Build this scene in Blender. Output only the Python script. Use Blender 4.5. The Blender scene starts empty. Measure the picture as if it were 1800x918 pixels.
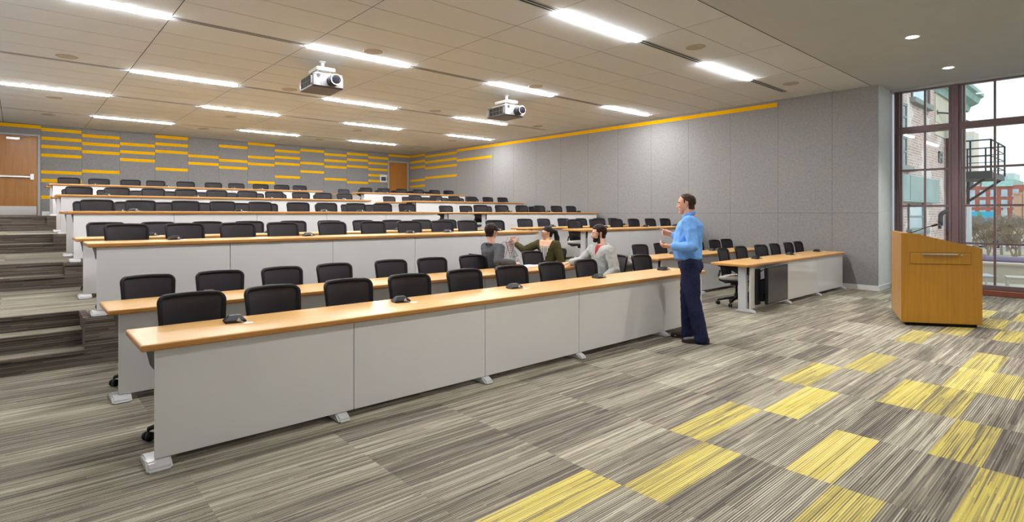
import bpy, bmesh, math, random
from mathutils import Vector, Matrix, noise
random.seed(7)
S = bpy.context.scene
COL = S.collection
PI = math.pi
V = Vector

# ------------------------------------------------------------------ camera, world, sun, exposure
cam_d = bpy.data.cameras.new('camera')
cam = bpy.data.objects.new('camera', cam_d)
COL.objects.link(cam)
cam.location = (0, 0, 1.5)
cam.rotation_euler = (PI / 2, 0, math.radians(-41.83))
cam_d.sensor_width = 36.0
cam_d.lens = 972 / 1800 * 36.0
cam_d.shift_y = -(459 - 376) / 1800
cam_d.clip_end = 1000
S.camera = cam
S.view_settings.view_transform = 'Standard'
S.view_settings.look = 'None'
S.view_settings.gamma = 1.0
S.view_settings.use_curve_mapping = False
S.view_settings.exposure = 0.30
S.cycles.max_bounces = 10
S.cycles.diffuse_bounces = 6
S.cycles.sample_clamp_indirect = 8.0
S.cycles.caustics_reflective = False
S.cycles.caustics_refractive = False

STRIP = 112.0       # radiance of the ceiling light strips
SKY = 1.6
SUN = 0.7
DOWN = 260.0        # watts of each downlight

world = bpy.data.worlds.new('world')
S.world = world
world.use_nodes = True
wn = world.node_tree
wn.nodes.clear()
o_ = wn.nodes.new('ShaderNodeOutputWorld')
b_ = wn.nodes.new('ShaderNodeBackground')
g_ = wn.nodes.new('ShaderNodeTexGradient')
tc = wn.nodes.new('ShaderNodeTexCoord')
sx = wn.nodes.new('ShaderNodeSeparateXYZ')
rp = wn.nodes.new('ShaderNodeValToRGB')
wn.links.new(tc.outputs['Generated'], sx.inputs[0])
wn.links.new(sx.outputs['Z'], rp.inputs[0])
rp.color_ramp.elements[0].color = (0.80, 0.86, 0.86, 1)
rp.color_ramp.elements[1].color = (0.72, 0.86, 1.0, 1)
rp.color_ramp.elements[1].position = 0.6
wn.links.new(rp.outputs[0], b_.inputs[0])
b_.inputs[1].default_value = SKY
wn.links.new(b_.outputs[0], o_.inputs[0])

sun_d = bpy.data.lights.new('sun', 'SUN')
sun = bpy.data.objects.new('sun', sun_d)
COL.objects.link(sun)
sun_d.energy = SUN
sun_d.angle = 0.02
sun_d.color = (1.0, 0.95, 0.86)
sun.location = (20, -20, 30)
sun.rotation_euler = V((0.25, 0.75, -0.62)).to_track_quat('-Z', 'Y').to_euler()

# ------------------------------------------------------------------ materials
class Nt:
    def __init__(s, name):
        s.m = bpy.data.materials.new(name)
        s.m.use_nodes = True
        s.t = s.m.node_tree
        s.b = s.t.nodes['Principled BSDF']
    def n(s, typ, **kw):
        x = s.t.nodes.new('ShaderNode' + typ)
        for k, v in kw.items():
            setattr(x, k, v)
        return x
    def put(s, sock, v):
        if isinstance(v, bpy.types.NodeSocket):
            s.t.links.new(v, sock)
        elif v is not None:
            sock.default_value = v
    def math(s, op, a, b=None, c=None, clamp=False):
        x = s.n('Math', operation=op)
        x.use_clamp = clamp
        s.put(x.inputs[0], a)
        if b is not None: s.put(x.inputs[1], b)
        if c is not None: s.put(x.inputs[2], c)
        return x.outputs[0]
    def mix(s, f, a, b):
        x = s.n('Mix', data_type='RGBA')
        s.put(x.inputs[0], f); s.put(x.inputs[6], a); s.put(x.inputs[7], b)
        return x.outputs[2]
    def pos(s):
        g = s.n('NewGeometry')
        q = s.n('SeparateXYZ')
        s.t.links.new(g.outputs['Position'], q.inputs[0])
        return g.outputs['Position'], q.outputs[0], q.outputs[1], q.outputs[2]
    def obj(s):
        g = s.n('TexCoord')
        return g.outputs['Object']
    def wn2(s, a, b):
        c = s.n('CombineXYZ')
        s.put(c.inputs[0], a); s.put(c.inputs[1], b)
        w = s.n('TexWhiteNoise', noise_dimensions='2D')
        s.t.links.new(c.outputs[0], w.inputs['Vector'])
        return w.outputs['Value']
    def noise(s, vec, scale, detail=2.0, rough=0.5):
        x = s.n('TexNoise')
        s.put(x.inputs['Vector'], vec)
        x.inputs['Scale'].default_value = scale
        x.inputs['Detail'].default_value = detail
        x.inputs['Roughness'].default_value = rough
        return x.outputs[0]
    def scale(s, vec, sc):
        x = s.n('Mapping')
        s.put(x.inputs[0], vec)
        x.inputs['Scale'].default_value = sc
        return x.outputs[0]
    def ramp(s, f, stops):
        x = s.n('ValToRGB')
        s.put(x.inputs[0], f)
        e = x.color_ramp.elements
        while len(e) < len(stops): e.new(0.5)
        for el, (p, c) in zip(e, stops):
            el.position = p; el.color = (*c, 1)
        return x.outputs[0]
    def bump(s, h, strength=0.2, dist=0.002):
        x = s.n('Bump')
        x.inputs['Strength'].default_value = strength
        x.inputs['Distance'].default_value = dist
        s.put(x.inputs['Height'], h)
        s.t.links.new(x.outputs[0], s.b.inputs['Normal'])

def flat(name, c, rough=0.5, metal=0.0, spec=0.5, var=0.06, vs=40.0):
    k = Nt(name)
    n_ = k.noise(k.obj(), vs, 3.0)
    lo = tuple(max(0, x * (1 - var)) for x in c); hi = tuple(min(1, x * (1 + var)) for x in c)
    k.t.links.new(k.ramp(n_, [(0.3, lo), (0.7, hi)]), k.b.inputs['Base Color'])
    k.b.inputs['Roughness'].default_value = rough
    k.b.inputs['Metallic'].default_value = metal
    k.b.inputs['Specular IOR Level'].default_value = spec
    return k.m

def emit(name, c, strength):
    k = Nt(name)
    k.b.inputs['Base Color'].default_value = (0.9, 0.9, 0.9, 1)
    k.b.inputs['Emission Color'].default_value = (*c, 1)
    k.b.inputs['Emission Strength'].default_value = strength
    return k.m

def carpet(name, yellow):
    k = Nt(name)
    p, x, y, z = k.pos()
    i = k.math('FLOOR', k.math('DIVIDE', k.math('SUBTRACT', x, 2.49), 0.877))
    yy = k.math('DIVIDE', k.math('SUBTRACT', y, 1.10), 0.257)
    j = k.math('FLOOR', yy)
    b = k.math('FLOOR', k.math('MULTIPLY', yy, 5.0))
    xs = k.math('DIVIDE', x, 0.877)
    r1 = k.wn2(i, j)
    r1b = k.wn2(j, k.math('ADD', i, 31.0))
    r2 = k.wn2(b, k.math('FLOOR', k.math('ADD', xs, k.wn2(b, 3.7))))
    l = k.math('FLOOR', k.math('DIVIDE', y, 0.00643))
    r3 = k.wn2(l, k.math('FLOOR', k.math('ADD', k.math('MULTIPLY', xs, 1.3), k.wn2(l, 9.1))))
    par = k.math('FRACT', k.math('MULTIPLY', l, 0.5))            # 0 or .5
    cv = k.n('CombineXYZ')
    k.put(cv.inputs[0], k.math('MULTIPLY_ADD', x, 0.9, k.math('MULTIPLY', r1, 40.0)))
    k.put(cv.inputs[1], k.math('MULTIPLY_ADD', y, 34.0, k.math('MULTIPLY', r1b, 60.0)))
    streak = k.noise(cv.outputs[0], 1.0, 2.0, 0.6)
    fib = k.noise(p, 240.0, 1.0)
    t = k.math('ADD', k.math('MULTIPLY', r1, 0.30), k.math('MULTIPLY', r2, 0.13))
    t = k.math('ADD', t, k.math('MULTIPLY', k.math('SUBTRACT', streak, 0.5), 1.05))
    t = k.math('ADD', t, k.math('MULTIPLY', k.math('SUBTRACT', r3, 0.5), 0.34))
    t = k.math('ADD', t, k.math('MULTIPLY', k.math('SUBTRACT', par, 0.25), k.math('MULTIPLY', r1b, 0.95)))
    t = k.math('ADD', t, k.math('MULTIPLY', k.math('SUBTRACT', fib, 0.5), 0.55))
    t = k.math('ADD', t, 0.13)
    if yellow:
        c = k.ramp(t, [(0.0, (0.13, 0.11, 0.08)), (0.2, (0.27, 0.23, 0.12)), (0.42, (0.52, 0.435, 0.10)), (0.85, (0.68, 0.60, 0.27))])
    else:
        c = k.ramp(t, [(0.0, (0.078, 0.067, 0.060)), (0.25, (0.165, 0.145, 0.123)), (0.5, (0.290, 0.266, 0.206)), (0.9, (0.56, 0.533, 0.435))])
    k.t.links.new(c, k.b.inputs['Base Color'])
    k.b.inputs['Roughness'].default_value = 0.95
    k.b.inputs['Specular IOR Level'].default_value = 0.1
    return k.m

def riser_mat():
    k = Nt('carpet_riser')
    p, x, y, z = k.pos()
    l = k.math('FLOOR', k.math('DIVIDE', k.math('ADD', z, y), 0.0075))
    r = k.wn2(l, k.math('FLOOR', k.math('ADD', k.math('MULTIPLY', x, 1.4), k.wn2(l, 5.0))))
    fib = k.noise(p, 200.0, 1.0)
    t = k.math('ADD', k.math('MULTIPLY', r, 0.7), k.math('MULTIPLY', fib, 0.3))
    k.t.links.new(k.ramp(t, [(0.1, (0.062, 0.049, 0.044)), (0.55, (0.125, 0.102, 0.088)), (1.0, (0.25, 0.215, 0.18))]), k.b.inputs['Base Color'])
    k.b.inputs['Roughness'].default_value = 0.95
    k.b.inputs['Specular IOR Level'].default_value = 0.1
    return k.m

def felt(name, seam_axis):
    k = Nt(name)
    p, x, y, z = k.pos()
    n1 = k.noise(p, 95.0, 4.0, 0.75)
    n2 = k.noise(p, 22.0, 3.0)
    t = k.math('ADD', k.math('MULTIPLY', n1, 0.75), k.math('MULTIPLY', n2, 0.25))
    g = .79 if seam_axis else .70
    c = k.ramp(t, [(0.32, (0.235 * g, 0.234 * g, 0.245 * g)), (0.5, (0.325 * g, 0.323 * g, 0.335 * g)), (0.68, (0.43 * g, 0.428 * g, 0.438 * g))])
    if seam_axis:
        s_ = k.math('PINGPONG', k.math('SUBTRACT', y, 4.07), 0.5425)
        v = k.math('LESS_THAN', s_, 0.004)
        h = k.math('LESS_THAN', k.math('ABSOLUTE', k.math('SUBTRACT', z, 1.516)), 0.004)
        h = k.math('MULTIPLY', h, k.math('LESS_THAN', y, 11.9))
        f = k.math('MAXIMUM', v, h)
    else:
        s_ = k.math('PINGPONG', k.math('SUBTRACT', x, 0.5), 0.4548)
        f = k.math('LESS_THAN', s_, 0.004)
    c = k.mix(k.math('MULTIPLY', f, 0.55), c, (0.06, 0.06, 0.06, 1))
    k.t.links.new(c, k.b.inputs['Base Color'])
    k.b.inputs['Roughness'].default_value = 0.95
    k.b.inputs['Specular IOR Level'].default_value = 0.15
    k.bump(n1, 0.35, 0.004)
    return k.m

def wood(name, c0, c1, c2, sc, rough=0.35, coat=0.15, plank=0.0):
    k = Nt(name)
    v = k.scale(k.obj(), sc)
    n1 = k.noise(v, 3.0, 5.0, 0.6)
    n2 = k.noise(v, 14.0, 2.0)
    t = k.math('ADD', k.math('MULTIPLY', n1, 0.7), k.math('MULTIPLY', n2, 0.3))
    if plank:
        q = k.n('SeparateXYZ')
        k.t.links.new(k.obj(), q.inputs[0])
        w = k.wn2(k.math('FLOOR', k.math('DIVIDE', q.outputs[0], plank)), 1.0)
        t = k.math('ADD', t, k.math('MULTIPLY', k.math('SUBTRACT', w, 0.5), 0.16))
    k.t.links.new(k.ramp(t, [(0.3, c0), (0.5, c1), (0.7, c2)]), k.b.inputs['Base Color'])
    k.b.inputs['Roughness'].default_value = rough
    k.b.inputs['Coat Weight'].default_value = coat
    k.b.inputs['Coat Roughness'].default_value = 0.12
    return k.m

def brick_mat():
    k = Nt('brick')
    p, x, y, z = k.pos()
    cxyz = k.n('CombineXYZ')
    k.put(cxyz.inputs[0], k.math('ADD', x, y)); k.put(cxyz.inputs[1], z)
    b = k.n('TexBrick')
    k.t.links.new(cxyz.outputs[0], b.inputs['Vector'])
    b.inputs['Scale'].default_value = 1.0
    b.inputs['Brick Width'].default_value = 0.26
    b.inputs['Row Height'].default_value = 0.085
    b.inputs['Mortar Size'].default_value = 0.011
    b.inputs['Color1'].default_value = (0.43, 0.25, 0.215, 1)
    b.inputs['Color2'].default_value = (0.55, 0.40, 0.365, 1)
    b.inputs['Mortar'].default_value = (0.62, 0.58, 0.55, 1)
    n_ = k.noise(p, 1.2, 3.0)
    c = k.mix(k.math('GREATER_THAN', n_, 0.60), b.outputs[0], (0.72, 0.66, 0.64, 1))
    c = k.mix(0.30, c, b.outputs[0])
    k.t.links.new(c, k.b.inputs['Base Color'])
    k.b.inputs['Roughness'].default_value = 0.9
    return k.m

def mesh_mat():
    k = Nt('chair_mesh')
    out = k.t.nodes['Material Output']
    n_ = k.noise(k.obj(), 300.0, 1.0)
    k.t.links.new(k.ramp(n_, [(0.3, (0.010, 0.0088, 0.0145)), (0.7, (0.022, 0.0185, 0.030))]), k.b.inputs['Base Color'])
    k.b.inputs['Roughness'].default_value = 0.6
    tr = k.n('BsdfTransparent')
    mx = k.n('MixShader')
    mx.inputs[0].default_value = 0.07
    k.t.links.new(k.b.outputs[0], mx.inputs[1])
    k.t.links.new(tr.outputs[0], mx.inputs[2])
    k.t.links.new(mx.outputs[0], out.inputs[0])
    return k.m

def glass_mat():
    k = Nt('window_glass')
    out = k.t.nodes['Material Output']
    tr = k.n('BsdfTransparent'); tr.inputs[0].default_value = (0.93, 0.97, 0.96, 1)
    gl = k.n('BsdfGlossy'); gl.inputs['Roughness'].default_value = 0.02
    mx = k.n('MixShader'); mx.inputs[0].default_value = 0.05
    k.t.links.new(tr.outputs[0], mx.inputs[1]); k.t.links.new(gl.outputs[0], mx.inputs[2])
    k.t.links.new(mx.outputs[0], out.inputs[0])
    return k.m

def stripes_mat(name, a, b, axis, freq):
    k = Nt(name)
    q = k.n('SeparateXYZ')
    k.t.links.new(k.obj(), q.inputs[0])
    dx, dy = axis
    s_ = k.math('ADD', k.math('MULTIPLY', q.outputs[0], dx), k.math('MULTIPLY', q.outputs[1], dy))
    f = k.math('GREATER_THAN', k.math('FRACT', k.math('MULTIPLY', s_, freq)), 0.5)
    k.t.links.new(k.mix(f, (*a, 1), (*b, 1)), k.b.inputs['Base Color'])
    k.b.inputs['Roughness'].default_value = 0.9
    return k.m

def cloth(name, c, var=0.12, sc=30.0):
    m = flat(name, c, 0.9, 0.0, 0.15, var, sc)
    return m

M = {}
M['carpet'] = carpet('carpet_grey', False)
M['carpet_y'] = carpet('carpet_yellow', True)
M['riser'] = riser_mat()
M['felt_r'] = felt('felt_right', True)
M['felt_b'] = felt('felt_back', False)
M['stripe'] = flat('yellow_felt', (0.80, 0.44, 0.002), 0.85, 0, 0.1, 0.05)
M['ceil'] = flat('ceiling_tile', (0.615, 0.665, 0.71), 0.9, 0, 0.1, 0.02, 60)
M['gyp'] = flat('ceiling_plaster', (0.49, 0.525, 0.55), 0.9, 0, 0.1, 0.02, 3)
M['white'] = flat('white_paint', (0.74, 0.76, 0.76), 0.6, 0, 0.3, 0.02, 5)
M['plainwall'] = flat('plain_wall', (0.82, 0.82, 0.82), 0.8, 0, 0.2, 0.02, 5)
M['panel'] = flat('white_laminate', (0.77, 0.77, 0.785), 0.16, 0, 0.45, 0.012, 2.5)
M['gloss'] = flat('glossy_white_laminate', (0.68, 0.68, 0.685), 0.05, 0, 0.7, 0.01, 2.5)
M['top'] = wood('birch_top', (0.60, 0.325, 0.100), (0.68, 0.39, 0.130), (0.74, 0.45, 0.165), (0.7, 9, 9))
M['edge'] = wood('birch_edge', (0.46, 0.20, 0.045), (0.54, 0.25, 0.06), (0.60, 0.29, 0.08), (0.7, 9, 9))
M['lect'] = wood('lectern_veneer', (0.42, 0.19, 0.012), (0.49, 0.232, 0.017), (0.55, 0.272, 0.024), (11, 11, 0.5), 0.3, 0.3, 0.105)
M['lect_in'] = flat('lectern_gap', (0.14, 0.055, 0.008), 0.6)
M['door'] = wood('door_veneer', (0.30, 0.125, 0.022), (0.37, 0.16, 0.03), (0.43, 0.19, 0.04), (7, 7, 0.5), 0.35, 0.1)
M['black'] = flat('black_plastic', (0.007, 0.0065, 0.009), 0.5, 0, 0.35)
M['frame'] = flat('chair_frame_black', (0.0045, 0.004, 0.0075), 0.55, 0, 0.35)
M['mesh'] = mesh_mat()
M['seat'] = cloth('seat_grey', (0.50, 0.49, 0.47), 0.08, 120)
M['alu'] = flat('silver_paint', (0.60, 0.61, 0.64), 0.35, 0.25, 0.5, 0.03)
M['steel'] = flat('brushed_steel', (0.66, 0.66, 0.65), 0.3, 0.9, 0.5, 0.03)
M['dframe'] = flat('door_frame_grey', (0.36, 0.38, 0.41), 0.45, 0, 0.4, 0.03)
M['wframe'] = flat('window_frame_brown', (0.17, 0.115, 0.12), 0.35, 0.2, 0.5, 0.05)
M['wsill'] = flat('red_brown_sill', (0.23, 0.07, 0.04), 0.4, 0, 0.4, 0.05)
M['glass'] = glass_mat()
M['strip'] = emit('strip_glow', (1.0, 0.995, 0.985), STRIP)
M['can'] = emit('downlight_glow', (1.0, 0.95, 0.86), 14.0)
M['dark'] = flat('dark_recess', (0.012, 0.011, 0.010), 0.8)
M['bronze'] = flat('slot_bronze', (0.10, 0.085, 0.07), 0.6)
M['spk'] = flat('speaker_grille', (0.42, 0.39, 0.34), 0.8, 0, 0.2, 0.08, 300)
M['pgrey'] = flat('projector_grey', (0.13, 0.13, 0.14), 0.4, 0.1, 0.5, 0.05)
M['pdark'] = flat('projector_dark', (0.045, 0.04, 0.046), 0.4, 0, 0.5, 0.05)
M['plight'] = flat('mount_white', (0.62, 0.61, 0.58), 0.5, 0, 0.4, 0.02)
M['lens'] = flat('lens_glass', (0.01, 0.01, 0.014), 0.04, 0, 0.9)
M['screen'] = flat('screen_off', (0.050, 0.046, 0.052), 0.22, 0, 0.5, 0.03)
M['lcd'] = flat('panel_lcd', (0.05, 0.07, 0.12), 0.2)
M['paper'] = flat('white_paper', (0.82, 0.82, 0.80), 0.8, 0, 0.2, 0.02)
M['red'] = flat('red_marker', (0.55, 0.05, 0.06), 0.7)
M['inkgrey'] = flat('grey_marker', (0.22, 0.20, 0.24), 0.7)

# ------------------------------------------------------------------ mesh helpers
def link(name, me, m=None, parent=None, loc=None):
    o = bpy.data.objects.new(name, me)
    COL.objects.link(o)
    if m is not None:
        for x in (m if isinstance(m, (list, tuple)) else [m]):
            me.materials.append(x)
    if parent is not None: o.parent = parent
    if loc is not None: o.location = loc
    return o

def obj(name, bm, m, parent=None, loc=None, smooth=False):
    me = bpy.data.meshes.new(name)
    bmesh.ops.recalc_face_normals(bm, faces=bm.faces)
    bm.to_mesh(me); bm.free()
    if smooth:
        for p in me.polygons: p.use_smooth = True
    return link(name, me, m, parent, loc)

def tag(o, label=None, cat=None, group=None, kind=None):
    if label: o['label'] = label
    if cat: o['category'] = cat
    if group: o['group'] = group
    if kind: o['kind'] = kind
    return o

def thing(name, label, cat, loc=(0, 0, 0), rotz=0.0, group=None):
    o = bpy.data.objects.new(name, None)
    COL.objects.link(o)
    o.empty_display_size = 0.1
    o.location = loc; o.rotation_euler = (0, 0, rotz)
    return tag(o, label, cat, group)

def dup(root, loc, rotz, label):
    r = root.copy(); COL.objects.link(r)
    r.location = loc; r.rotation_euler = (0, 0, rotz); r['label'] = label
    for ch in list(root.children):
        c = ch.copy(); COL.objects.link(c); c.parent = r
        for g in ch.children:
            d = g.copy(); COL.objects.link(d); d.parent = c
    return r

def box(bm, a, b, mi=0, bev=0.0, seg=1):
    """axis box from corner a to corner b"""
    x0, y0, z0 = a; x1, y1, z1 = b
    vs = [bm.verts.new(p) for p in ((x0, y0, z0), (x1, y0, z0), (x1, y1, z0), (x0, y1, z0), (x0, y0, z1), (x1, y0, z1), (x1, y1, z1), (x0, y1, z1))]
    fs = [bm.faces.new([vs[i] for i in q]) for q in ((3, 2, 1, 0), (4, 5, 6, 7), (0, 1, 5, 4), (1, 2, 6, 5), (2, 3, 7, 6), (3, 0, 4, 7))]
    for f in fs: f.material_index = mi
    if bev:
        es = list({e for f in fs for e in f.edges})
        r = bmesh.ops.bevel(bm, geom=es, offset=bev, segments=seg, affect='EDGES', profile=0.5)
        for f in r['faces']: f.material_index = mi
    return fs

def prism(bm, pts, h0, h1, axis='z', mi=0):
    """extruded polygon; pts in the two other axes"""
    def q(p, h):
        return {'z': (p[0], p[1], h), 'x': (h, p[0], p[1]), 'y': (p[0], h, p[1])}[axis]
    a = [bm.verts.new(q(p, h0)) for p in pts]; b = [bm.verts.new(q(p, h1)) for p in pts]
    n = len(pts)
    fs = [bm.faces.new(list(reversed(a))), bm.faces.new(b)]
    for i in range(n):
        fs.append(bm.faces.new((a[i], a[(i + 1) % n], b[(i + 1) % n], b[i])))
    for f in fs: f.material_index = mi
    return fs

def frame_of(d):
    d = d.normalized()
    u = V((0, 0, 1)) if abs(d.z) < 0.9 else V((1, 0, 0))
    a = d.cross(u).normalized()
    return a, d.cross(a).normalized()

def tube(bm, pts, r, n=8, closed=False, mi=0, taper=None):
    pts = [V(p) for p in pts]
    m = len(pts); rings = []
    for i, p in enumerate(pts):
        if closed: d = pts[(i + 1) % m] - pts[i - 1]
        else: d = pts[min(i + 1, m - 1)] - pts[max(i - 1, 0)]
        a, b = frame_of(d)
        if rings:
            d = d.normalized(); q = rings[-1][1] - d * rings[-1][1].dot(d)
            if q.length > 1e-4:
                a = q.normalized(); b = d.cross(a)
        rr = taper[i] if taper else r
        rings.append(([bm.verts.new(p + (a * math.cos(2 * PI * k / n) + b * math.sin(2 * PI * k / n)) * rr) for k in range(n)], a))
    fs = []
    for i in range(m if closed else m - 1):
        A = rings[i][0]; B = rings[(i + 1) % m][0]
        for k in range(n):
            fs.append(bm.faces.new((A[k], A[(k + 1) % n], B[(k + 1) % n], B[k])))
    if not closed:
        fs.append(bm.faces.new(list(reversed(rings[0][0])))); fs.append(bm.faces.new(rings[-1][0]))
    for f in fs: f.material_index = mi
    return fs

def lathe(bm, prof, n=24, c=(0, 0, 0), axis='z', mi=0):
    """prof: (radius, height) list, closed at both ends"""
    rings = []
    for r, h in prof:
        ring = []
        for k in range(n):
            x, y = r * math.cos(2 * PI * k / n), r * math.sin(2 * PI * k / n)
            q = {'z': (x, y, h), 'y': (x, h, y), 'x': (h, x, y)}[axis]
            ring.append(bm.verts.new(V(q) + V(c)))
        rings.append(ring)
    fs = []
    for A, B in zip(rings, rings[1:]):
        for k in range(n):
            fs.append(bm.faces.new((A[k], A[(k + 1) % n], B[(k + 1) % n], B[k])))
    fs.append(bm.faces.new(list(reversed(rings[0])))); fs.append(bm.faces.new(rings[-1]))
    for f in fs: f.material_index = mi
    return fs

def B(): return bmesh.new()
ORD = ['zeroth', 'first', 'second', 'third', 'fourth', 'fifth', 'sixth', 'seventh', 'eighth', 'ninth', 'tenth']

# ------------------------------------------------------------------ the room
H = 4.0
XR = 12.45; YB = 20.4; XL = -1.1; YF = -3.6; XW = 13.35; YE = 3.25
TZ = [0, 0, 0, .46, .46, .80, .80, 1.12, 1.12, 1.45, 1.45]
PY = [0, 3.82, 5.37, 7.0, 8.55, 10.1, 11.65, 13.2, 14.75, 16.3, 17.85]
TF = [6.9, 10.0, 13.1, 16.2]
TT = [.46, .80, 1.12, 1.45]

def struct(name, bm, m, parent=None, smooth=False):
    return tag(obj(name, bm, m, parent, smooth=smooth), kind='structure')

# floor: carpet planks, some of them yellow
YEL = {(2, 2), (1, 3), (1, 0), (0, 2), (3, 3), (4, 2), (6, 2), (3, 0), (4, -1), (5, -1), (2, -2), (1, -3), (0, -1), (7, 1), (-1, 3),
       (4, -2), (3, -1), (7, -1), (8, 0), (9, -1), (8, 2), (9, 1), (10, 2), (5, -4), (6, -3), (3, -4)}
bm = B()
gx = [XL] + [2.49 + .877 * i for i in range(-4, 13)] + [13.45]
gx = sorted(v for v in gx if XL <= v <= 13.45)
gy = [YF] + [1.10 + .257 * j for j in range(-18, 12)] + [7.0]
gy = sorted(v for v in gy if YF <= v <= 7.0)
grid = [[bm.verts.new((x, y, 0)) for y in gy] for x in gx]
for a in range(len(gx) - 1):
    for c in range(len(gy) - 1):
        f = bm.faces.new((grid[a][c], grid[a + 1][c], grid[a + 1][c + 1], grid[a][c + 1]))
        i = math.floor(((gx[a] + gx[a + 1]) / 2 - 2.49) / .877); j = math.floor(((gy[c] + gy[c + 1]) / 2 - 1.10) / .257)
        f.material_index = 1 if (i, j) in YEL else 0
floor = struct('floor', bm, [M['carpet'], M['carpet_y']])

# tiers with stairs cut in at the left aisle and at the middle aisle
for n in range(4):
    f0, t, b = TF[n], TT[n], (TT[n - 1] if n else 0.0)
    y1 = TF[n + 1] + .7 if n < 3 else YB + .1
    steps = 3 if n == 0 else 2
    rec = .3 * (steps - 1)
    bm = B()
    for x0, x1, cut in ((XL, .5, 1), (.5, 7.02, 0), (7.02, 8.0, 1), (8.0, XR, 0)):
        ys = f0 + (rec if cut else 0)
        box(bm, (x0, ys, b - .02), (x1, y1, t))
        box(bm, (x0, ys - .012, t - .045), (x1, ys + .05, t + .004), 1, .010, 2)
        if cut:
            for k in range(steps - 1):
                zt = b + (t - b) * (k + 1) / steps
                ya = f0 + .3 * k
                box(bm, (x0, ya, b - .02), (x1, f0 + rec, zt))
                box(bm, (x0, ya - .012, zt - .035), (x1, ya + .02, zt + .003), 1, .008, 2)
    box(bm, (.49, f0, t - .045), (.55, f0 + rec, t + .004), 1)
    bm.normal_update()
    for f in bm.faces:
        if f.material_index == 0 and abs(f.normal.z) < .5: f.material_index = 1
    struct('floor_tier_%d' % (n + 1), bm, [M['carpet'], M['riser']])

# walls
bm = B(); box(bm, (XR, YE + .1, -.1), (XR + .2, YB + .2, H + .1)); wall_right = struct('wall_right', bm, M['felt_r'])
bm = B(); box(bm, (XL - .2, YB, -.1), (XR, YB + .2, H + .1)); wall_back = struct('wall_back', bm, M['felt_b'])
bm = B(); box(bm, (XL - .2, YF, -.1), (XL, YB, H + .1)); struct('wall_left', bm, M['plainwall'])
bm = B(); box(bm, (XL - .2, YF - .2, -.1), (XW + .2, YF, H + .1)); struct('wall_front', bm, M['plainwall'])
bm = B(); box(bm, (XR, YE, 1.520, ), (XW + .2, YE + .1, H + .1)); box(bm, (XR, YE, -.1), (XW + .2, YE + .1, 1.514)); struct('wall_window_return', bm, M['white'])
# felt ends at the return: thin felt edge
bm = B(); box(bm, (XR - .004, YE, -.1), (XR, YE + .1, H)); struct('wall_right_edge', bm, M['felt_r'])
# baseboards
bm = B(); box(bm, (XR - .015, YE, 0), (XR - .004, 6.9, .10)); struct('baseboard_right', bm, M['white'])
bm = B(); box(bm, (XR - .015, YE - .014, 0), (XW, YE, .10)); struct('baseboard_return', bm, M['white'])
bm = B(); box(bm, (.52, YB - .014, 1.45), (11.36, YB, 1.57)); struct('baseboard_back', bm, M['white'])

# yellow felt strips let into the wall panels
bm = B()
cols = {1: [3.879, 3.631, 3.399, 3.154, 2.678, 2.441, 1.969], 2: [3.789, 3.556, 3.319, 2.749], 3: [3.625, 3.387, 3.15],
        4: [3.934, 3.701, 3.469, 2.914], 5: [3.39, 3.149], 6: [3.783, 3.304, 3.065], 7: [3.943, 3.48, 3.24, 2.60],
        8: [3.765, 3.536, 3.306, 2.832], 9: [3.855, 3.382, 3.067], 10: [3.768, 3.536, 3.298, 2.827], 11: [3.856, 3.623, 3.366, 2.737],
        12: [3.773, 3.544, 3.298, 3.058, 2.829]}
def strip_b(x0, x1, z): box(bm, (x0, YB - .006, z - .045), (x1, YB + .01, z + .045))
for c, zs in cols.items():
    for z in zs: strip_b(.5 + .9096 * (c - 1) + .004, .5 + .9096 * c - .004, z)
strip_b(-.9, .5, 3.93); strip_b(11.42, XR - .01, 3.92)
struct('wall_stripes_back', bm, M['stripe'], wall_back)
bm = B()
def strip_r(y0, y1, z): box(bm, (XR - .006, y0, z - .045), (XR + .01, y1, z + .045))
for z in (3.92, 3.675, 3.44, 2.90, 2.653): strip_r(19.25, YB - .01, z)
for z in (3.833, 3.60, 3.356, 2.965): strip_r(17.05, 19.24, z)
strip_r(5.17, 17.04, 3.90); strip_r(14.98, 17.04, 3.52)
struct('wall_stripes_right', bm, M['stripe'], wall_right)

# ceiling: metal panels with open joints, light channels, plaster zone by the window
RY = [4.72, 8.14, 11.61, 14.36, 17.68]
XJ = [XL, -.28, 1.46, 3.20, 4.945, 6.69, 8.43, 10.17, 11.915, XR]
bays = [(3.37, 4.66, 2), (4.78, 8.08, 5), (8.20, 11.55, 5), (11.67, 14.30, 4), (14.42, 17.62, 5), (17.74, 20.39, 4)]
bm = B()
G = .005
for (y0, y1, n) in bays:
    for q in range(n):
        ya = y0 + (y1 - y0) * q / n; yb = y0 + (y1 - y0) * (q + 1) / n
        for xa, xb in zip(XJ, XJ[1:]):
            box(bm, (xa + G, ya + G, H), (xb - G, yb - G, H + .002))
box(bm, (XL, YF, H), (XW + .1, 3.36, H + .02), 1)
for y in RY:   # blank strips of the channel beside the last fitting
    box(bm, (XL, y - .06, H), (-.29, y + .06, H + .02))
    if y not in (RY[1], RY[3]):
        box(bm, (11.74, y - .06, H), (XR, y + .06, H + .02))
    else:
        box(bm, (11.90, y - .06, H), (XR, y + .06, H + .02))
box(bm, (XL - .2, YF - .2, H + .10), (XW + .3, YB + .2, H + .14), 2)
ceiling = struct('ceiling', bm, [M['ceil'], M['gyp'], M['dark']])

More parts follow.
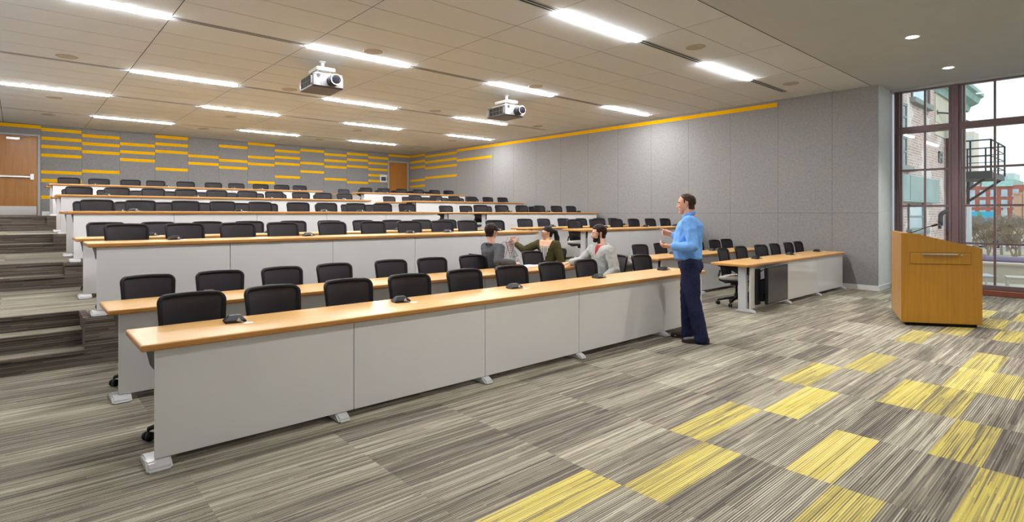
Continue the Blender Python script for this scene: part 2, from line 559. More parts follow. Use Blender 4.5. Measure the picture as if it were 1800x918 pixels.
# light strips and slot diffusers
def seg_bounds(k):
    a = [-.28, 1.46, 3.20, 4.945, 6.69, 8.43, 10.17, 11.9]
    return a[k], a[k + 1]
ROWN = ['front', 'second', 'third', 'fourth', 'rear']
for r, y in enumerate(RY):
    for k in range(7):
        lit = (k % 2 == 0) if r in (1, 3) else (k % 2 == 1)
        x0, x1 = seg_bounds(k)
        if not lit and k == 6: x1 = 11.73
        if lit:
            vis = {0: {3: 1, 5: 2}, 1: {0: 1, 2: 2, 4: 3, 6: 4}, 2: {1: 1, 3: 2, 5: 3}, 3: {0: 1, 2: 2, 4: 3, 6: 4}, 4: {1: 1, 3: 2, 5: 3}}[r].get(k, 0)
            lab = ('%s lit linear ceiling light from the left in the %s light row' % (ORD[vis], ROWN[r])) if vis else 'lit linear ceiling light at the left end of the front light row'
            t = thing('linear_light', lab, 'ceiling light', ((x0 + x1) / 2, y, H), 0, 'linear lights in the ceiling')
            h = (x1 - x0) / 2 - .004
            bm = B()
            for s in (-1, 1):
                box(bm, (-h, s * .058 - .003, -.004), (h, s * .058 + .003, .03))
                box(bm, (s * h - .004, -.06, -.004), (s * h + .004, .06, .03))
            box(bm, (-h, -.055, .028), (h, .055, .034))
            obj('housing', bm, M['white'], t)
            bm = B(); box(bm, (-h + .006, -.052, -.022), (h - .006, .052, .008), 0, .012, 2)
            obj('diffuser', bm, M['strip'], t)
        else:
            lab = 'dark double slot air diffuser, number %s from the left in the %s light row' % (['one', 'two', 'three', 'four'][k // 2], ROWN[r])
            t = thing('slot_diffuser', lab, 'air diffuser', ((x0 + x1) / 2, y, H), 0, 'slot diffusers between the ceiling lights')
            h = (x1 - x0) / 2 - .004
            bm = B()
            for s in (-1, 0, 1):
                w = .008 if s == 0 else .005
                box(bm, (-h, s * .052 - w, -.003), (h, s * .052 + w, .001))
            obj('blade_frame', bm, M['ceil'], t)
            bm = B(); box(bm, (-h, -.058, .001), (h, .058, .015))
            obj('slot_backing', bm, M['dark'], t)

# ceiling speakers
SPX = [.59, 4.08, 7.57, 11.06]; SPY = [4.34, 7.77, 11.26, 15.41, 18.15]
bm = B(); lathe(bm, [(.135, -.006), (.145, .0), (.145, .012)], 28)
spk_me = None
for r, y in enumerate(SPY):
    for c, x in enumerate(SPX):
        if r == 0 and c < 2: continue
        if r == 1 and c in (0, 3): continue
        lab = 'round grey ceiling speaker, %s from the left wall, beside the %s light row' % (ORD[c + 1], ROWN[r])
        if spk_me is None:
            o = obj('ceiling_speaker', bm, M['spk'], loc=(x, y, H - .004)); spk_me = o.data
        else:
            o = link('ceiling_speaker', spk_me, loc=(x, y, H - .004))
        tag(o, lab, 'speaker', 'round speakers in the ceiling')

# downlights in the plaster ceiling; those out of view are added to brighten the front
for x, y, lab in ((9.43, 2.05, 'small round recessed downlight in the plaster ceiling, farther from the window'),
                  (11.87, 2.07, 'small round recessed downlight in the plaster ceiling, beside the window head'),
                  (6.99, 2.05, 'unseen round downlight added above the carpet in front of the desks'),  # out of view from here on: added to light the front floor
                  (4.55, 2.05, 'unseen round downlight added near the middle of the plaster ceiling'),
                  (9.43, -.6, 'unseen round downlight added behind the lectern'),  # unseen, added to brighten the desk fronts
                  (6.99, -.6, 'unseen round downlight added in the row nearer the front wall'),
                  (2.1, 2.05, 'unseen round downlight added nearest the left end of the plaster ceiling')):
    t = thing('downlight', lab, 'ceiling light', (x, y, H), 0, 'downlights in the plaster ceiling')
    bm = B(); lathe(bm, [(.075, .0), (.088, -.006), (.095, .0), (.095, .01), (.06, .01)], 24); obj('trim_ring', bm, M['white'], t)
    bm = B(); lathe(bm, [(.07, -.004), (.07, .006)], 20); obj('lens', bm, M['can'], t)
    ld = bpy.data.lights.new('downlight_lamp', 'SPOT'); lo = bpy.data.objects.new('downlight_lamp', ld); COL.objects.link(lo)
    ld.energy = DOWN; ld.spot_size = 1.65; ld.spot_blend = .8; ld.shadow_soft_size = .07; ld.color = (1, .96, .90)
    lo.location = (0, 0, -.02); lo.parent = t

# doors
def door(name, x0, x1, z1, full):
    z0 = 1.45
    d = bpy.data.objects.new(name, None); COL.objects.link(d); d.location = ((x0 + x1) / 2, YB, z0); tag(d, kind='structure')
    w = (x1 - x0) / 2; h = z1 - z0
    bm = B()
    for s in (-1, 1): box(bm, (s * (w + .03) - .03, -.03, 0), (s * (w + .03) + .03, .02, h + .05), 0, .004)
    box(bm, (-w, -.03, h), (w, .02, h + .05), 0, .004)
    tag(obj('door_frame', bm, M['dframe'], d), kind='structure')
    bm = B(); box(bm, (-w + .004, -.018, .01), (w - .004, .015, h - .004), 0, .003); tag(obj('door_leaf', bm, M['door'], d), kind='structure')
    if full:
        bm = B(); box(bm, (-w + .02, -.022, .015), (w - .02, -.018, .26)); tag(obj('kick_plate', bm, M['steel'], d), kind='structure')
        bm = B(); box(bm, (-w + .02, -.085, 1.045), (w - .12, -.05, 1.10), 0, .008, 2); box(bm, (w - .16, -.10, .99), (w - .075, -.02, 1.16), 0, .012, 2); box(bm, (-w + .02, -.06, 1.03), (-w + .08, -.018, 1.12))
        tag(obj('push_bar', bm, M['steel'], d), kind='structure')
        bm = B(); box(bm, (-.19, -.075, h - .13), (.09, -.02, h - .06), 0, .006); tube(bm, [(.02, -.05, h - .06), (.22, -.12, h - .03), (.3, -.05, h - .01)], .009)
        tag(obj('door_closer', bm, M['steel'], d), kind='structure')
    else:
        bm = B(); lathe(bm, [(.024, -.03), (.024, -.018)], 12, (-w + .07, 0, 1.0), 'y'); tube(bm, [(-w + .07, -.02, 1.0), (-w + .07, -.06, 1.0), (-w + .18, -.06, 1.0)], .009)
        tag(obj('door_handle', bm, M['steel'], d), kind='structure')
door('door_1', -.49, .425, 3.66, True)
door('door_2', 11.44, 12.30, 3.64, False)
t = thing('wall_control_panel', 'small white wall panel with dark screen beside the far right door', 'control panel', (11.17, YB - .006, 2.95))
bm = B(); box(bm, (-.15, -.03, -.15), (.15, .0, .15), 0, .006); obj('faceplate', bm, M['white'], t)
bm = B(); box(bm, (-.10, -.034, -.10), (.11, -.03, .06)); obj('display', bm, M['lcd'], t)

# the window wall: steel frames in bays
ZH = [(3.10, 3.24)]
def window(i, ya, yb):
    w = bpy.data.objects.new('window_%d' % i, None); COL.objects.link(w); w.location = (XW, (ya + yb) / 2, 0); tag(w, kind='structure')
    h = (ya - yb) / 2
    bm = B()
    for s in (-1, 1):
        box(bm, (-.05, min(s * h, s * (h - .075)), .10), (.07, max(s * h, s * (h - .075)), 4.0), 0, .006)
        box(bm, (-.075, min(s * h, s * (h - .03)), .10), (-.05, max(s * h, s * (h - .03)), 4.0))
        box(bm, (-.03, s * (h - .105) - .02, .10), (.05, s * (h - .105) + .02, 4.0), 0, .004)
    for z0, z1 in ((.10, .19), (3.11, 3.24), (3.94, 4.0)):
        box(bm, (-.05, -h + .07, z0), (.07, h - .07, z1), 0, .006)
    box(bm, (-.07, -h + .07, 3.15), (-.05, h - .07, 3.20))
    box(bm, (-.02, -.017, .19), (.02, .017, 3.94))
    for z in (.945, 1.655, 2.37):
        box(bm, (-.017, -h + .07, z - .02), (.017, h - .07, z + .02))
    tag(obj('window_frame', bm, M['wframe'], w), kind='structure')
    bm = B(); box(bm, (-.004, -h + .07, .15), (.004, h - .07, 3.97)); tag(obj('window_pane', bm, M['glass'], w), kind='structure')
bays_w = [(3.19, 2.195), (2.195, 1.10), (1.10, .0), (.0, -1.1), (-1.1, -2.2), (-2.2, -3.5)]
for i, (a, b) in enumerate(bays_w): window(i + 1, a, b)
bm = B(); box(bm, (XW - .12, YF, 0), (XW + .15, YE, .10), 0, .008); struct('window_sill', bm, M['wsill'])
bm = B(); box(bm, (XW - .15, YF, 3.965), (XW + .15, YE, H + .03)); struct('trim_1', bm, M['gyp'])

# ------------------------------------------------------------------ desks
TOPZ = .74
def make_desk(k, side):
    left = side == 'left'
    z, y = TZ[k], PY[k]
    x0, x1 = (.53, 6.88) if left else (8.12, 12.33)
    p0, p1 = (.60, 6.83) if left else (8.25, 12.27)
    J = ([1.854, 3.10, 4.356, 5.91 if k == 1 else 5.60]) if left else [9.60, 10.94]
    wno = ORD[k]
    lab = 'long birch-topped desk with white front, %s row from the front, %s block' % (wno, side)
    if k == 1 and not left: lab = 'birch-topped desk with glossy white front and a monitor on it, right front'
    d = thing('desk', lab, 'desk', ((x0 + x1) / 2, y, z), 0, 'tiered desks')
    cx = (x0 + x1) / 2
    bm = B()
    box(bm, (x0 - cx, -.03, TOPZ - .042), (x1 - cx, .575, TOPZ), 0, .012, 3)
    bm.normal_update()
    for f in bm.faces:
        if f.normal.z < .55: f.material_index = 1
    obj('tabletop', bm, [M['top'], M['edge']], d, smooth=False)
    e = [p0] + J + [p1]
    drawn = None
    for a, b in zip(e, e[1:]):
        bm = B(); box(bm, (a + .0025 - cx, 0, .055), (b - .0025 - cx, .022, TOPZ - .045), 0, .003)
        pn = obj('front_panel', bm, M['gloss'] if (not left and k == 1) else M['panel'], d)
        drawn = pn
    for q, xx in enumerate([p0 + (.15 if left else .02)] + [v - (.1 if abs(v - 1.854) < .01 else .0) for v in J] + [p1 - .035]):
        if k > 4 and 0 < q < len(J) + 1: pass
        bm = B()
        x = xx - cx
        box(bm, (x - .035, .06, .04), (x + .035, .19, TOPZ - .045), 0, .012, 2)
        leg = obj('leg', bm, M['alu'], d)
        bm = B()
        w = .045
        fx = p0 + .02 - cx if (left and q == 0) else x
        if left and q == 0: w = .066
        prof = [(-.075, 0), (.235, 0), (.235, .022), (.15, .05), (.02, .055), (-.02, .05), (-.065, .022)]
        prism(bm, prof, fx - w, fx + w, 'x')
        bmesh.ops.bevel(bm, geom=list(bm.edges), offset=.012, segments=2, affect='EDGES')
        obj('foot', bm, M['alu'], leg)
        bm = B()
        bx_ = p0 + .03 - cx if q == 0 else x
        prism(bm, [(.03, TOPZ - .043), (.53, TOPZ - .043), (.53, TOPZ - .065), (.30, TOPZ - .12), (.20, TOPZ - .17), (.03, TOPZ - .17)], bx_ - .022, bx_ + .022, 'x')
        obj('bracket', bm, M['black'], d)
    return d, drawn, cx

desks = {}
for k in range(1, 11):
    for side in ('left', 'right'):
        desks[(k, side)] = make_desk(k, side)

# microphone units, each with a cable to a grommet in the desk top
def mic_proto():
    t = thing('conference_microphone', 'x', 'microphone', (0, 0, 0), 0, 'conference microphone units on the desks')
    bm = B()
    prism(bm, [(-.06, 0), (.06, 0), (.066, .014), (.035, .054), (-.02, .054), (-.066, .016)], -.08, .08, 'x')
    bmesh.ops.bevel(bm, geom=list(bm.edges), offset=.006, segments=2, affect='EDGES')
    for v in bm.verts:
        if v.co.z > .025: v.co.x *= 1 - .42 * min(1, (v.co.z - .02) / .03)
    for v in bm.verts: v.co *= .88
    b = obj('microphone_body', bm, M['black'], t)
    bm = B(); prism(bm, [(-.006, 0), (.022, 0), (.008, .022)], -.0045, 0, 'y')
    for v in bm.verts: v.co += V((.012, -.056, .016))
    obj('marking', bm, M['alu'], t)
    bm = B(); tube(bm, [(.01, -.05, .012), (.035, -.075, .010), (.05, -.09, .004)], .004, 6); obj('cable', bm, M['dframe'], t)
    return t
MIC = mic_proto(); mic_used = [0]
def put_mic(k, side, x, n, dy=.38):
    rot = random.uniform(-.2, .2)
    lab = 'black conference microphone, %s from the left on the %s %s desk' % (ORD[n], ORD[k], side)
    loc = (x, PY[k] + dy, TZ[k] + TOPZ + .0005)
    if not mic_used[0]:
        MIC.location = loc; MIC.rotation_euler = (0, 0, rot); MIC['label'] = lab; mic_used[0] = 1
    else:
        dup(MIC, loc, rot, lab)
    d, _, cx = desks[(k, side)]
    bm = B(); lathe(bm, [(.034, TOPZ), (.034, TOPZ + .0025), (.028, TOPZ + .003)], 18, (x + .06 - cx, dy - .105, 0))
    obj('cable_grommet', bm, M['paper'], d)
MX = {1: [1.14, 2.47, 3.79, 5.14, 6.5], 2: [1.34, 2.79, 4.26, 4.93, 6.47]}
for k in range(1, 11):
    for n, x in enumerate(MX.get(k, [1.38, 2.95, 4.5, 5.2, 6.3])):
        put_mic(k, 'left', x + random.uniform(-.04, .04) * (k > 2), n + 1)
    for n, x in enumerate([9.29, 10.69, 12.0] if k == 1 else [9.25, 10.72, 11.95]):
        put_mic(k, 'right', x, n + 1)

# ------------------------------------------------------------------ chairs
def back_y(x, z):
    return .20 + .07 * (z - .5) / .4 + .03 * max(0, (z - .78) / .14) ** 2 * .4 - .055 * (x / .22) ** 2
def outline(inset, n=44):
    pts = []
    zb, zt = .47 + inset, .925 - inset
    wb, wt = .198 - inset, .219 - inset
    r_t, r_b = max(.01, .058 - inset), max(.01, .07 - inset)
    def arc(cx, cz, r, a0, a1, m=6):
        for i in range(m + 1):
            a = a0 + (a1 - a0) * i / m
            pts.append((cx + r * math.cos(a), cz + r * math.sin(a)))
    arc(wt - r_t, zt - r_t, r_t, 0, PI / 2)
    for i in range(1, 6): pts.append(((wt - r_t) * (1 - i / 3), zt + .004 * math.sin(PI * i / 6)))
    arc(-(wt - r_t), zt - r_t, r_t, PI / 2, PI)
    for i in range(1, 5): pts.append((-(wt + (wb - wt) * i / 5), zt - r_t + (zb + r_b - zt + r_t) * i / 5))
    arc(-(wb - r_b), zb + r_b, r_b, PI, 3 * PI / 2)
    for i in range(1, 4): pts.append((-(wb - r_b) * (1 - i / 2), zb))
    arc(wb - r_b, zb + r_b, r_b, 3 * PI / 2, 2 * PI)
    for i in range(1, 5): pts.append((wb + (wt - wb) * i / 5, zb + r_b + (zt - r_t - zb - r_b) * i / 5))
    return pts
def frame_bm():
    bm = B()
    o = outline(.0); q = outline(.030)
    n = len(o)
    def lay(pts, off): return [bm.verts.new((x, back_y(x, z) + off, z)) for x, z in pts]
    of, ob, if_, ib = lay(o, -.014), lay(o, .014), lay(q, -.010), lay(q, .012)
    for i in range(n):
        j = (i + 1) % n
        bm.faces.new((of[i], of[j], if_[j], if_[i])); bm.faces.new((ob[j], ob[i], ib[i], ib[j]))
        bm.faces.new((of[j], of[i], ob[i], ob[j])); bm.faces.new((if_[i], if_[j], ib[j], ib[i]))
    return bm
def panel_bm():
    bm = B()
    q = outline(.030); n = len(q)
    c = (0.0, .70)
    for off in (-.005, .005):
        rings = []
        for s in (1.0, .8, .6, .4, .2):
            rings.append([bm.verts.new((c[0] + (x - c[0]) * s, back_y(c[0] + (x - c[0]) * s, c[1] + (z - c[1]) * s) + off, c[1] + (z - c[1]) * s)) for x, z in q])
        for A, Bq in zip(rings, rings[1:]):
            for i in range(n): bm.faces.new((A[i], A[(i + 1) % n], Bq[(i + 1) % n], Bq[i]))
        bm.faces.new(rings[-1])
    return bm
def seat_bm():
    bm = B()
    box(bm, (-.235, -.24, .425), (.235, .21, .485), 0, .028, 3)
    return bm
def shell_bm():
    bm = B()
    box(bm, (-.22, -.22, .40), (.22, .20, .428), 0, .012, 2)
    for s in (-1, 1):   # side arms that carry the back
        tube(bm, [(s * .17, -.02, .40), (s * .205, .10, .385), (s * .215, .19, .42), (s * .20, .215, .50), (s * .19, .20, .58)], .016, 8)
    box(bm, (-.06, -.06, .33), (.06, .08, .41), 0, .01, 2)
    return bm
def base_bm():
    bm = B()
    tube(bm, [(0, 0, .11), (0, 0, .20)], .033, 12); tube(bm, [(0, 0, .20), (0, 0, .36)], .019, 10)
    for k in range(5):
        a = 2 * PI * k / 5 + PI
        c, s = math.cos(a), math.sin(a)
        tube(bm, [(c * .02, s * .02, .125), (c * .16, s * .16, .105), (c * .285, s * .285, .078)], .02, 8, taper=[.026, .021, .015])
        tube(bm, [(c * .285, s * .285, .085), (c * .285, s * .285, .05)], .009, 6)
    return bm
def caster_bm(k):
    a = 2 * PI * k / 5 + PI
    c = V((math.cos(a) * .285, math.sin(a) * .285, .03)); d = V((-math.sin(a + .5), math.cos(a + .5), 0))
    bm = B()
    for s in (-1, 1): tube(bm, [c + d * s * .006, c + d * s * .026], .03, 14)
    tube(bm, [c - d * .008, c + d * .008], .012, 8)
    return bm
def make_chair(full):
    t = thing('task_chair', 'x', 'chair', (0, 0, 0), 0, 'black task chairs at the desks')
    fr = obj('back_frame', frame_bm(), M['frame'], t, smooth=True)
    obj('back_mesh', panel_bm(), M['mesh'], fr, smooth=True)
    obj('seat', seat_bm(), M['seat'], t, smooth=True)
    obj('seat_shell', shell_bm(), M['black'], t, smooth=True)
    bs = obj('star_base', base_bm(), M['black'], t, smooth=True)
    if full:
        for k in range(5): obj('caster', caster_bm(k), M['black'], bs, smooth=True)
    return t
CH_F = make_chair(True); used_f = [0]
CH_S = make_chair(False); used_s = [0]
def put_chair(x, y, z, rz, label, full=False):
    p, u = (CH_F, used_f) if full else (CH_S, used_s)
    if not u[0]:
        p.location = (x, y, z); p.rotation_euler = (0, 0, rz); p['label'] = label; u[0] = 1
        return p
    return dup(p, (x, y, z), rz, label)
CL = [.93, 1.53, 2.15, 2.75, 3.43, 4.05, 4.70, 5.31, 5.90, 6.50]
CR = [8.66, 9.36, 10.05, 10.72, 11.40, 12.02]
SKIP = {(1, 8), (2, 7), (2, 9)}
for k in range(1, 11):
    full = k <= 3
    if k <= 9:
        for n, x in enumerate(CL):
            if (k, n) in SKIP: continue
            yy = PY[k] + .50 + random.uniform(-.015, .035)
            put_chair(x + random.uniform(-.03, .03) * (k > 1), yy, TZ[k], random.uniform(-.09, .09),
                      'black mesh task chair, %s from the left at the %s desk of the left block' % (ORD[n + 1], ORD[k]), full)
    for n, x in enumerate(CR):
        if k == 1: x = [8.80, 9.50, 10.22, 10.86, 11.46, 12.04][n]
        yy = PY[k] + .50 + random.uniform(-.015, .035)
        rz = random.uniform(-.09, .09)
        if k == 1 and n == 0: rz = .12
        put_chair(x + random.uniform(-.03, .03) * (k > 1), yy, TZ[k], rz,
                  'black mesh task chair, %s from the left at the %s desk of the right block' % (ORD[n + 1], ORD[k]), full)

# ------------------------------------------------------------------ the lectern
t = thing('lectern', 'orange-brown wooden lectern with sloped top, drawer and gooseneck microphone by the window', 'lectern', (8.86, 2.05, 0), math.atan2(-.823, .567))
LW = .935
# local x runs along the side seen from the desks, local y into the lectern
sk = .28
def pl(x, y):  # plan: the audience end is skewed
    return (x + (sk * y if x < .01 else -.02 * y), y)
bm = B()
D = 1.16
prof = [(0, 1.243), (.10, 1.240), (.20, 1.226), (LW, 1.045)]
lo = .045
yv = [0, D]
ring = []
for y in yv:
    pr = [(0, lo), (LW, lo)] + [(x, z) for x, z in reversed(prof)]
    s0 = sk * y
    ring.append([bm.verts.new((s0 + x * (LW - s0) / LW, y, z)) for x, z in pr])
bm.faces.new(list(reversed(ring[0]))); bm.faces.new(ring[1])
n = len(ring[0])
for i in range(n): bm.faces.new((ring[0][i], ring[0][(i + 1) % n], ring[1][(i + 1) % n], ring[1][i]))
bmesh.ops.recalc_face_normals(bm, faces=bm.faces)
bmesh.ops.bevel(bm, geom=list(bm.edges), offset=.005, segments=2, affect='EDGES')
body = obj('cabinet', bm, M['lect'], t)
bm = B(); prism(bm, [(.07, .05), (LW - .04, .05), (LW - .04, D - .05), (.36, D - .05)], 0, .05); obj('plinth', bm, M['dark'], t)
bm = B(); box(bm, (.105, -.008, .835), (.80, .02, .985), 0, .003)
dr = obj('drawer', bm, M['lect'], t)
bm = B()
for a, b in (((.100, -.0015, .83), (.805, .004, .835)), ((.100, -.0015, .985), (.805, .004, .990)), ((.100, -.0015, .83), (.105, .004, .99)), ((.80, -.0015, .83), (.805, .004, .99))): box(bm, a, b)
obj('drawer_gap', bm, M['lect_in'], t)
bm = B(); box(bm, (.235, -.035, .957), (.645, -.008, .972), 0, .003); obj('handle', bm, M['steel'], dr)
bm = B(); lathe(bm, [(.012, -.014), (.012, -.006)], 14, (.695, 0, .957), 'y'); obj('lock', bm, M['steel'], dr)
bm = B(); tube(bm, [(.22, .30, 1.22), (.26, .30, 1.245), (.44, .31, 1.315), (.50, .31, 1.335)], .006, 8)
tube(bm, [(.49, .31, 1.332), (.56, .315, 1.352)], .013, 10)
lathe(bm, [(.03, 1.205), (.03, 1.235), (.012, 1.25)], 14, (.22, .30, 0))
obj('gooseneck_microphone', bm, M['black'], t, smooth=True)
bm = B(); box(bm, (LW, .1, .93), (LW + .03, .16, .96), 0, .006, 2); obj('switch', bm, M['black'], t)

# ------------------------------------------------------------------ monitor hung on the first right desk
t = thing('monitor', 'black monitor hung on the front of the right front desk, screen off', 'monitor', (8.85, 3.80, .40), 0)
bm = B(); box(bm, (-.46, -.02, -.29), (-.34, .018, .26), 0, .006); tube(bm, [(-.34, -.02, .22), (-.27, -.05, .25), (-.25, -.05, .1), (-.33, -.02, .08)], .012, 6); box(bm, (-.36, -.07, -.24), (-.2, -.01, -.12))
obj('wall_bracket', bm, M['black'], t)
bm = B(); box(bm, (-.36, -.045, -.285), (.46, .0, .285), 0, .008, 2)
for v in bm.verts:
    v.co = Matrix.Rotation(.03, 3, 'Z') @ v.co + V((0, -.075, 0))
sc_ = obj('casing', bm, M['black'], t)
bm = B(); box(bm, (-.34, -.049, -.265), (.44, -.044, .265))
for v in bm.verts: v.co = Matrix.Rotation(.03, 3, 'Z') @ v.co + V((0, -.075, 0))
obj('display', bm, M['screen'], t)

# ------------------------------------------------------------------ projectors
def projector(loc, label):
    t = thing('projector', label, 'projector', loc, -.06, 'ceiling projectors')
    w, d, h = .255, .31, .21          # hangs below the ceiling; z = 0 is the ceiling
    zb = -.475
    bm = B(); box(bm, (-w, -d, zb), (w, d, zb + h), 0, .02, 2); obj('body', bm, M['pdark'], t)
    bm = B(); box(bm, (-w + .012, -d - .012, zb + .015), (w - .012, -d + .01, zb + h - .012), 0, .008); obj('front_panel', bm, M['pgrey'], t)
    bm = B(); lathe(bm, [(.088, -d - .02), (.088, -d - .10), (.075, -d - .105), (.078, -d - .18), (.085, -d - .185), (.085, -d - .20), (.06, -d - .20)], 28, (.055, 0, zb + .105), 'y'); ln = obj('lens_barrel', bm, M['black'], t, smooth=False)
    bm = B(); lathe(bm, [(.058, -d - .203), (.03, -d - .209)], 24, (.055, 0, zb + .105), 'y'); obj('lens_glass', bm, M['lens'], ln)
    bm = B(); tube(bm, [V((.055 + .082 * math.cos(2 * PI * i / 24), -d - .2, zb + .105 + .082 * math.sin(2 * PI * i / 24))) for i in range(24)], .005, 6, True); obj('lens_ring', bm, M['steel'], ln)
    bm = B(); box(bm, (-w - .006, -d + .06, zb + .035), (-w + .01, d - .12, zb + h - .03))
    for i in range(5): box(bm, (-w - .010, -d + .06 + i * .11, zb + .03), (-w + .01, -d + .066 + i * .11, zb + h - .025), 1)
    box(bm, (-w - .010, -d + .06, zb + .105), (-w + .01, d - .12, zb + .111), 1)
    obj('side_vent', bm, [M['dark'], M['bronze']], t)
    bm = B(); box(bm, (-w - .01, d - .09, zb + .04), (-w + .01, d - .03, zb + .17)); obj('side_terminal', bm, M['pgrey'], t)
    bm = B(); box(bm, (-w - .012, -d + .015, zb + .05), (-w + .01, -d + .035, zb + .17)); obj('side_latch', bm, M['pgrey'], t)
    bm = B(); box(bm, (-w + .06, -d - .016, zb + .03), (-w + .11, -d - .010, zb + .075)); obj('badge', bm, M['white'], t)
    bm = B(); box(bm, (-w + .05, -d + .02, zb + h), (w - .02, d - .1, zb + h + .025), 0, .004); box(bm, (-w + .09, -d + .05, zb + h + .075), (w - .12, d - .16, zb + h + .13), 0, .006)
    for sx_ in (-1, 1):
        for sy_ in (-1, 1): box(bm, (sx_ * .1 - .03, sy_ * .13 - .05, zb + h + .02), (sx_ * .1 - .01, sy_ * .13 - .03, zb + h + .08))
    mt = obj('mount_plate', bm, M['plight'], t)
    bm = B(); tube(bm, [(0, -.05, zb + h + .14), (0, -.05, -.02)], .028, 12); lathe(bm, [(.04, -.02), (.055, -.006), (.055, -.002)], 20, (0, -.05, 0)); obj('pole', bm, M['plight'], t)
    bm = B(); tube(bm, [(-.16, -d - .01, zb + h - .005), (-.16, -d - .02, zb + h + .03), (-.06, -d - .02, zb + h + .01), (.1, -d - .015, zb + h - .01), (.2, -d - .01, zb + h - .01)], .006, 6); lathe(bm, [(.028, -d - .02), (.028, -d + .01)], 14, (-.16, 0, zb + h - .03), 'y'); obj('safety_cable', bm, M['black'], t)
    bm = B()
    for i, a in enumerate((-.10, -.02)): box(bm, (a, -d + .07, zb - .001), (a + .06, -d + .085, zb + .004))
    obj('marking', bm, M['pgrey'], t)
    return t
projector((3.745, 8.90, H), 'dark grey projector under the ceiling, larger one nearer the left')
projector((7.70, 8.82, H), 'dark grey projector under the ceiling, right one above the seated group')

# ------------------------------------------------------------------ people
RT = V((.7453, -.6668, 0)); FW = V((.6668, .7453, 0)); UP = V((0, 0, 1))
M['skin1'] = cloth('skin_ruddy', (0.68, 0.38, 0.27), 0.08, 30)
M['skin2'] = cloth('skin_light', (0.74, 0.46, 0.35), 0.06, 30)
M['skin3'] = cloth('skin_tan', (0.70, 0.43, 0.30), 0.06, 30)
for q in ('skin1', 'skin2', 'skin3'): M[q].node_tree.nodes['Principled BSDF'].inputs['Roughness'].default_value = .55
M['hair_b'] = cloth('hair_brown', (0.050, 0.026, 0.016), 0.35, 60)
M['hair_d'] = cloth('hair_dark', (0.022, 0.013, 0.012), 0.35, 60)
M['hair_k'] = cloth('hair_black', (0.012, 0.009, 0.010), 0.3, 60)
for q in ('hair_b', 'hair_d', 'hair_k'): M[q].node_tree.nodes['Principled BSDF'].inputs['Roughness'].default_value = .5
M['shirt_b'] = cloth('blue_shirt', (0.170, 0.390, 0.840), 0.10, 60)
M['jeans'] = cloth('dark_jeans', (0.018, 0.021, 0.058), 0.35, 90)
M['shoe'] = flat('brown_black_shoe', (0.020, 0.010, 0.012), 0.4)
M['belt'] = flat('black_belt', (0.012, 0.010, 0.010), 0.4)
M['sweater'] = cloth('grey_sweater', (0.42, 0.44, 0.435), 0.10, 90)
M['redshirt'] = cloth('red_shirt', (0.38, 0.05, 0.06), 0.1, 90)
M['olive'] = cloth('olive_cardigan', (0.060, 0.052, 0.020), 0.18, 90)
M['blazer'] = cloth('grey_blazer', (0.085, 0.088, 0.100), 0.15, 160)
M['trouser'] = cloth('dark_trousers', (0.020, 0.021, 0.028), 0.2, 60)
M['bw'] = stripes_mat('striped_top', (0.70, 0.68, 0.62), (0.03, 0.03, 0.035), (.80, -.60), 48.0)
M['eye'] = flat('eye_white', (0.75, 0.73, 0.70), 0.25)
M['iris'] = flat('dark_iris', (0.03, 0.02, 0.015), 0.2)
M['lip'] = flat('lip', (0.45, 0.17, 0.14), 0.5)
M['gframe'] = flat('glasses_frame', (0.02, 0.018, 0.018), 0.3)

def sphere_pts(c, r, ax=None, n=12, m=7):
    """points of an ellipsoid: r a number or three radii along the axes ax"""
    rr = (r, r, r) if not isinstance(r, (tuple, list)) else r
    ax = ax or (V((1, 0, 0)), V((0, 1, 0)), V((0, 0, 1)))
    out = []
    for i in range(m + 1):
        th = PI * i / m
        for k in range(n if 0 < i < m else 1):
            ph = 2 * PI * k / n
            out.append(V(c) + ax[0] * (rr[0] * math.sin(th) * math.cos(ph)) + ax[1] * (rr[1] * math.sin(th) * math.sin(ph)) + ax[2] * (rr[2] * math.cos(th)))
    return out

class Blob:
    """overlapping closed hulls that become one continuous skin"""
    def __init__(s): s.bm = bmesh.new()
    def hull(s, *balls):
        pts = []
        for b in balls: pts += sphere_pts(*b)
        t = bmesh.new()
        vs = [t.verts.new(p) for p in pts]
        bmesh.ops.remove_doubles(t, verts=list(t.verts), dist=1e-5)
        r = bmesh.ops.convex_hull(t, input=list(t.verts), use_existing_faces=False)
        junk = [g for g in r['geom_interior'] if isinstance(g, bmesh.types.BMVert)]
        bmesh.ops.delete(t, geom=junk, context='VERTS')
        lost = [v for v in t.verts if not v.link_faces]
        bmesh.ops.delete(t, geom=lost, context='VERTS')
        bmesh.ops.recalc_face_normals(t, faces=t.faces)
        me = bpy.data.meshes.new('tmp'); t.to_mesh(me); t.free()
        s.bm.from_mesh(me); bpy.data.meshes.remove(me)
    def chain(s, pts, rs, ax=None):
        for (a, ra), (b, rb) in zip(zip(pts, rs), list(zip(pts, rs))[1:]):
            s.hull((a, ra, ax), (b, rb, ax))
    def ball(s, c, r, ax=None): s.hull((c, r, ax))
    def skin(s, voxel, it=3, fac=.5):
        me = bpy.data.meshes.new('tmp'); s.bm.to_mesh(me); s.bm.free()
        o = bpy.data.objects.new('tmp', me); COL.objects.link(o)
        a = o.modifiers.new('r', 'REMESH'); a.mode = 'VOXEL'; a.voxel_size = voxel; a.use_smooth_shade = True
        b = o.modifiers.new('s', 'SMOOTH'); b.factor = fac; b.iterations = it
        dg = bpy.context.evaluated_depsgraph_get()
        out = bpy.data.meshes.new_from_object(o.evaluated_get(dg), depsgraph=dg)
        bpy.data.objects.remove(o); bpy.data.meshes.remove(me)
        for p in out.polygons: p.use_smooth = True
        return out

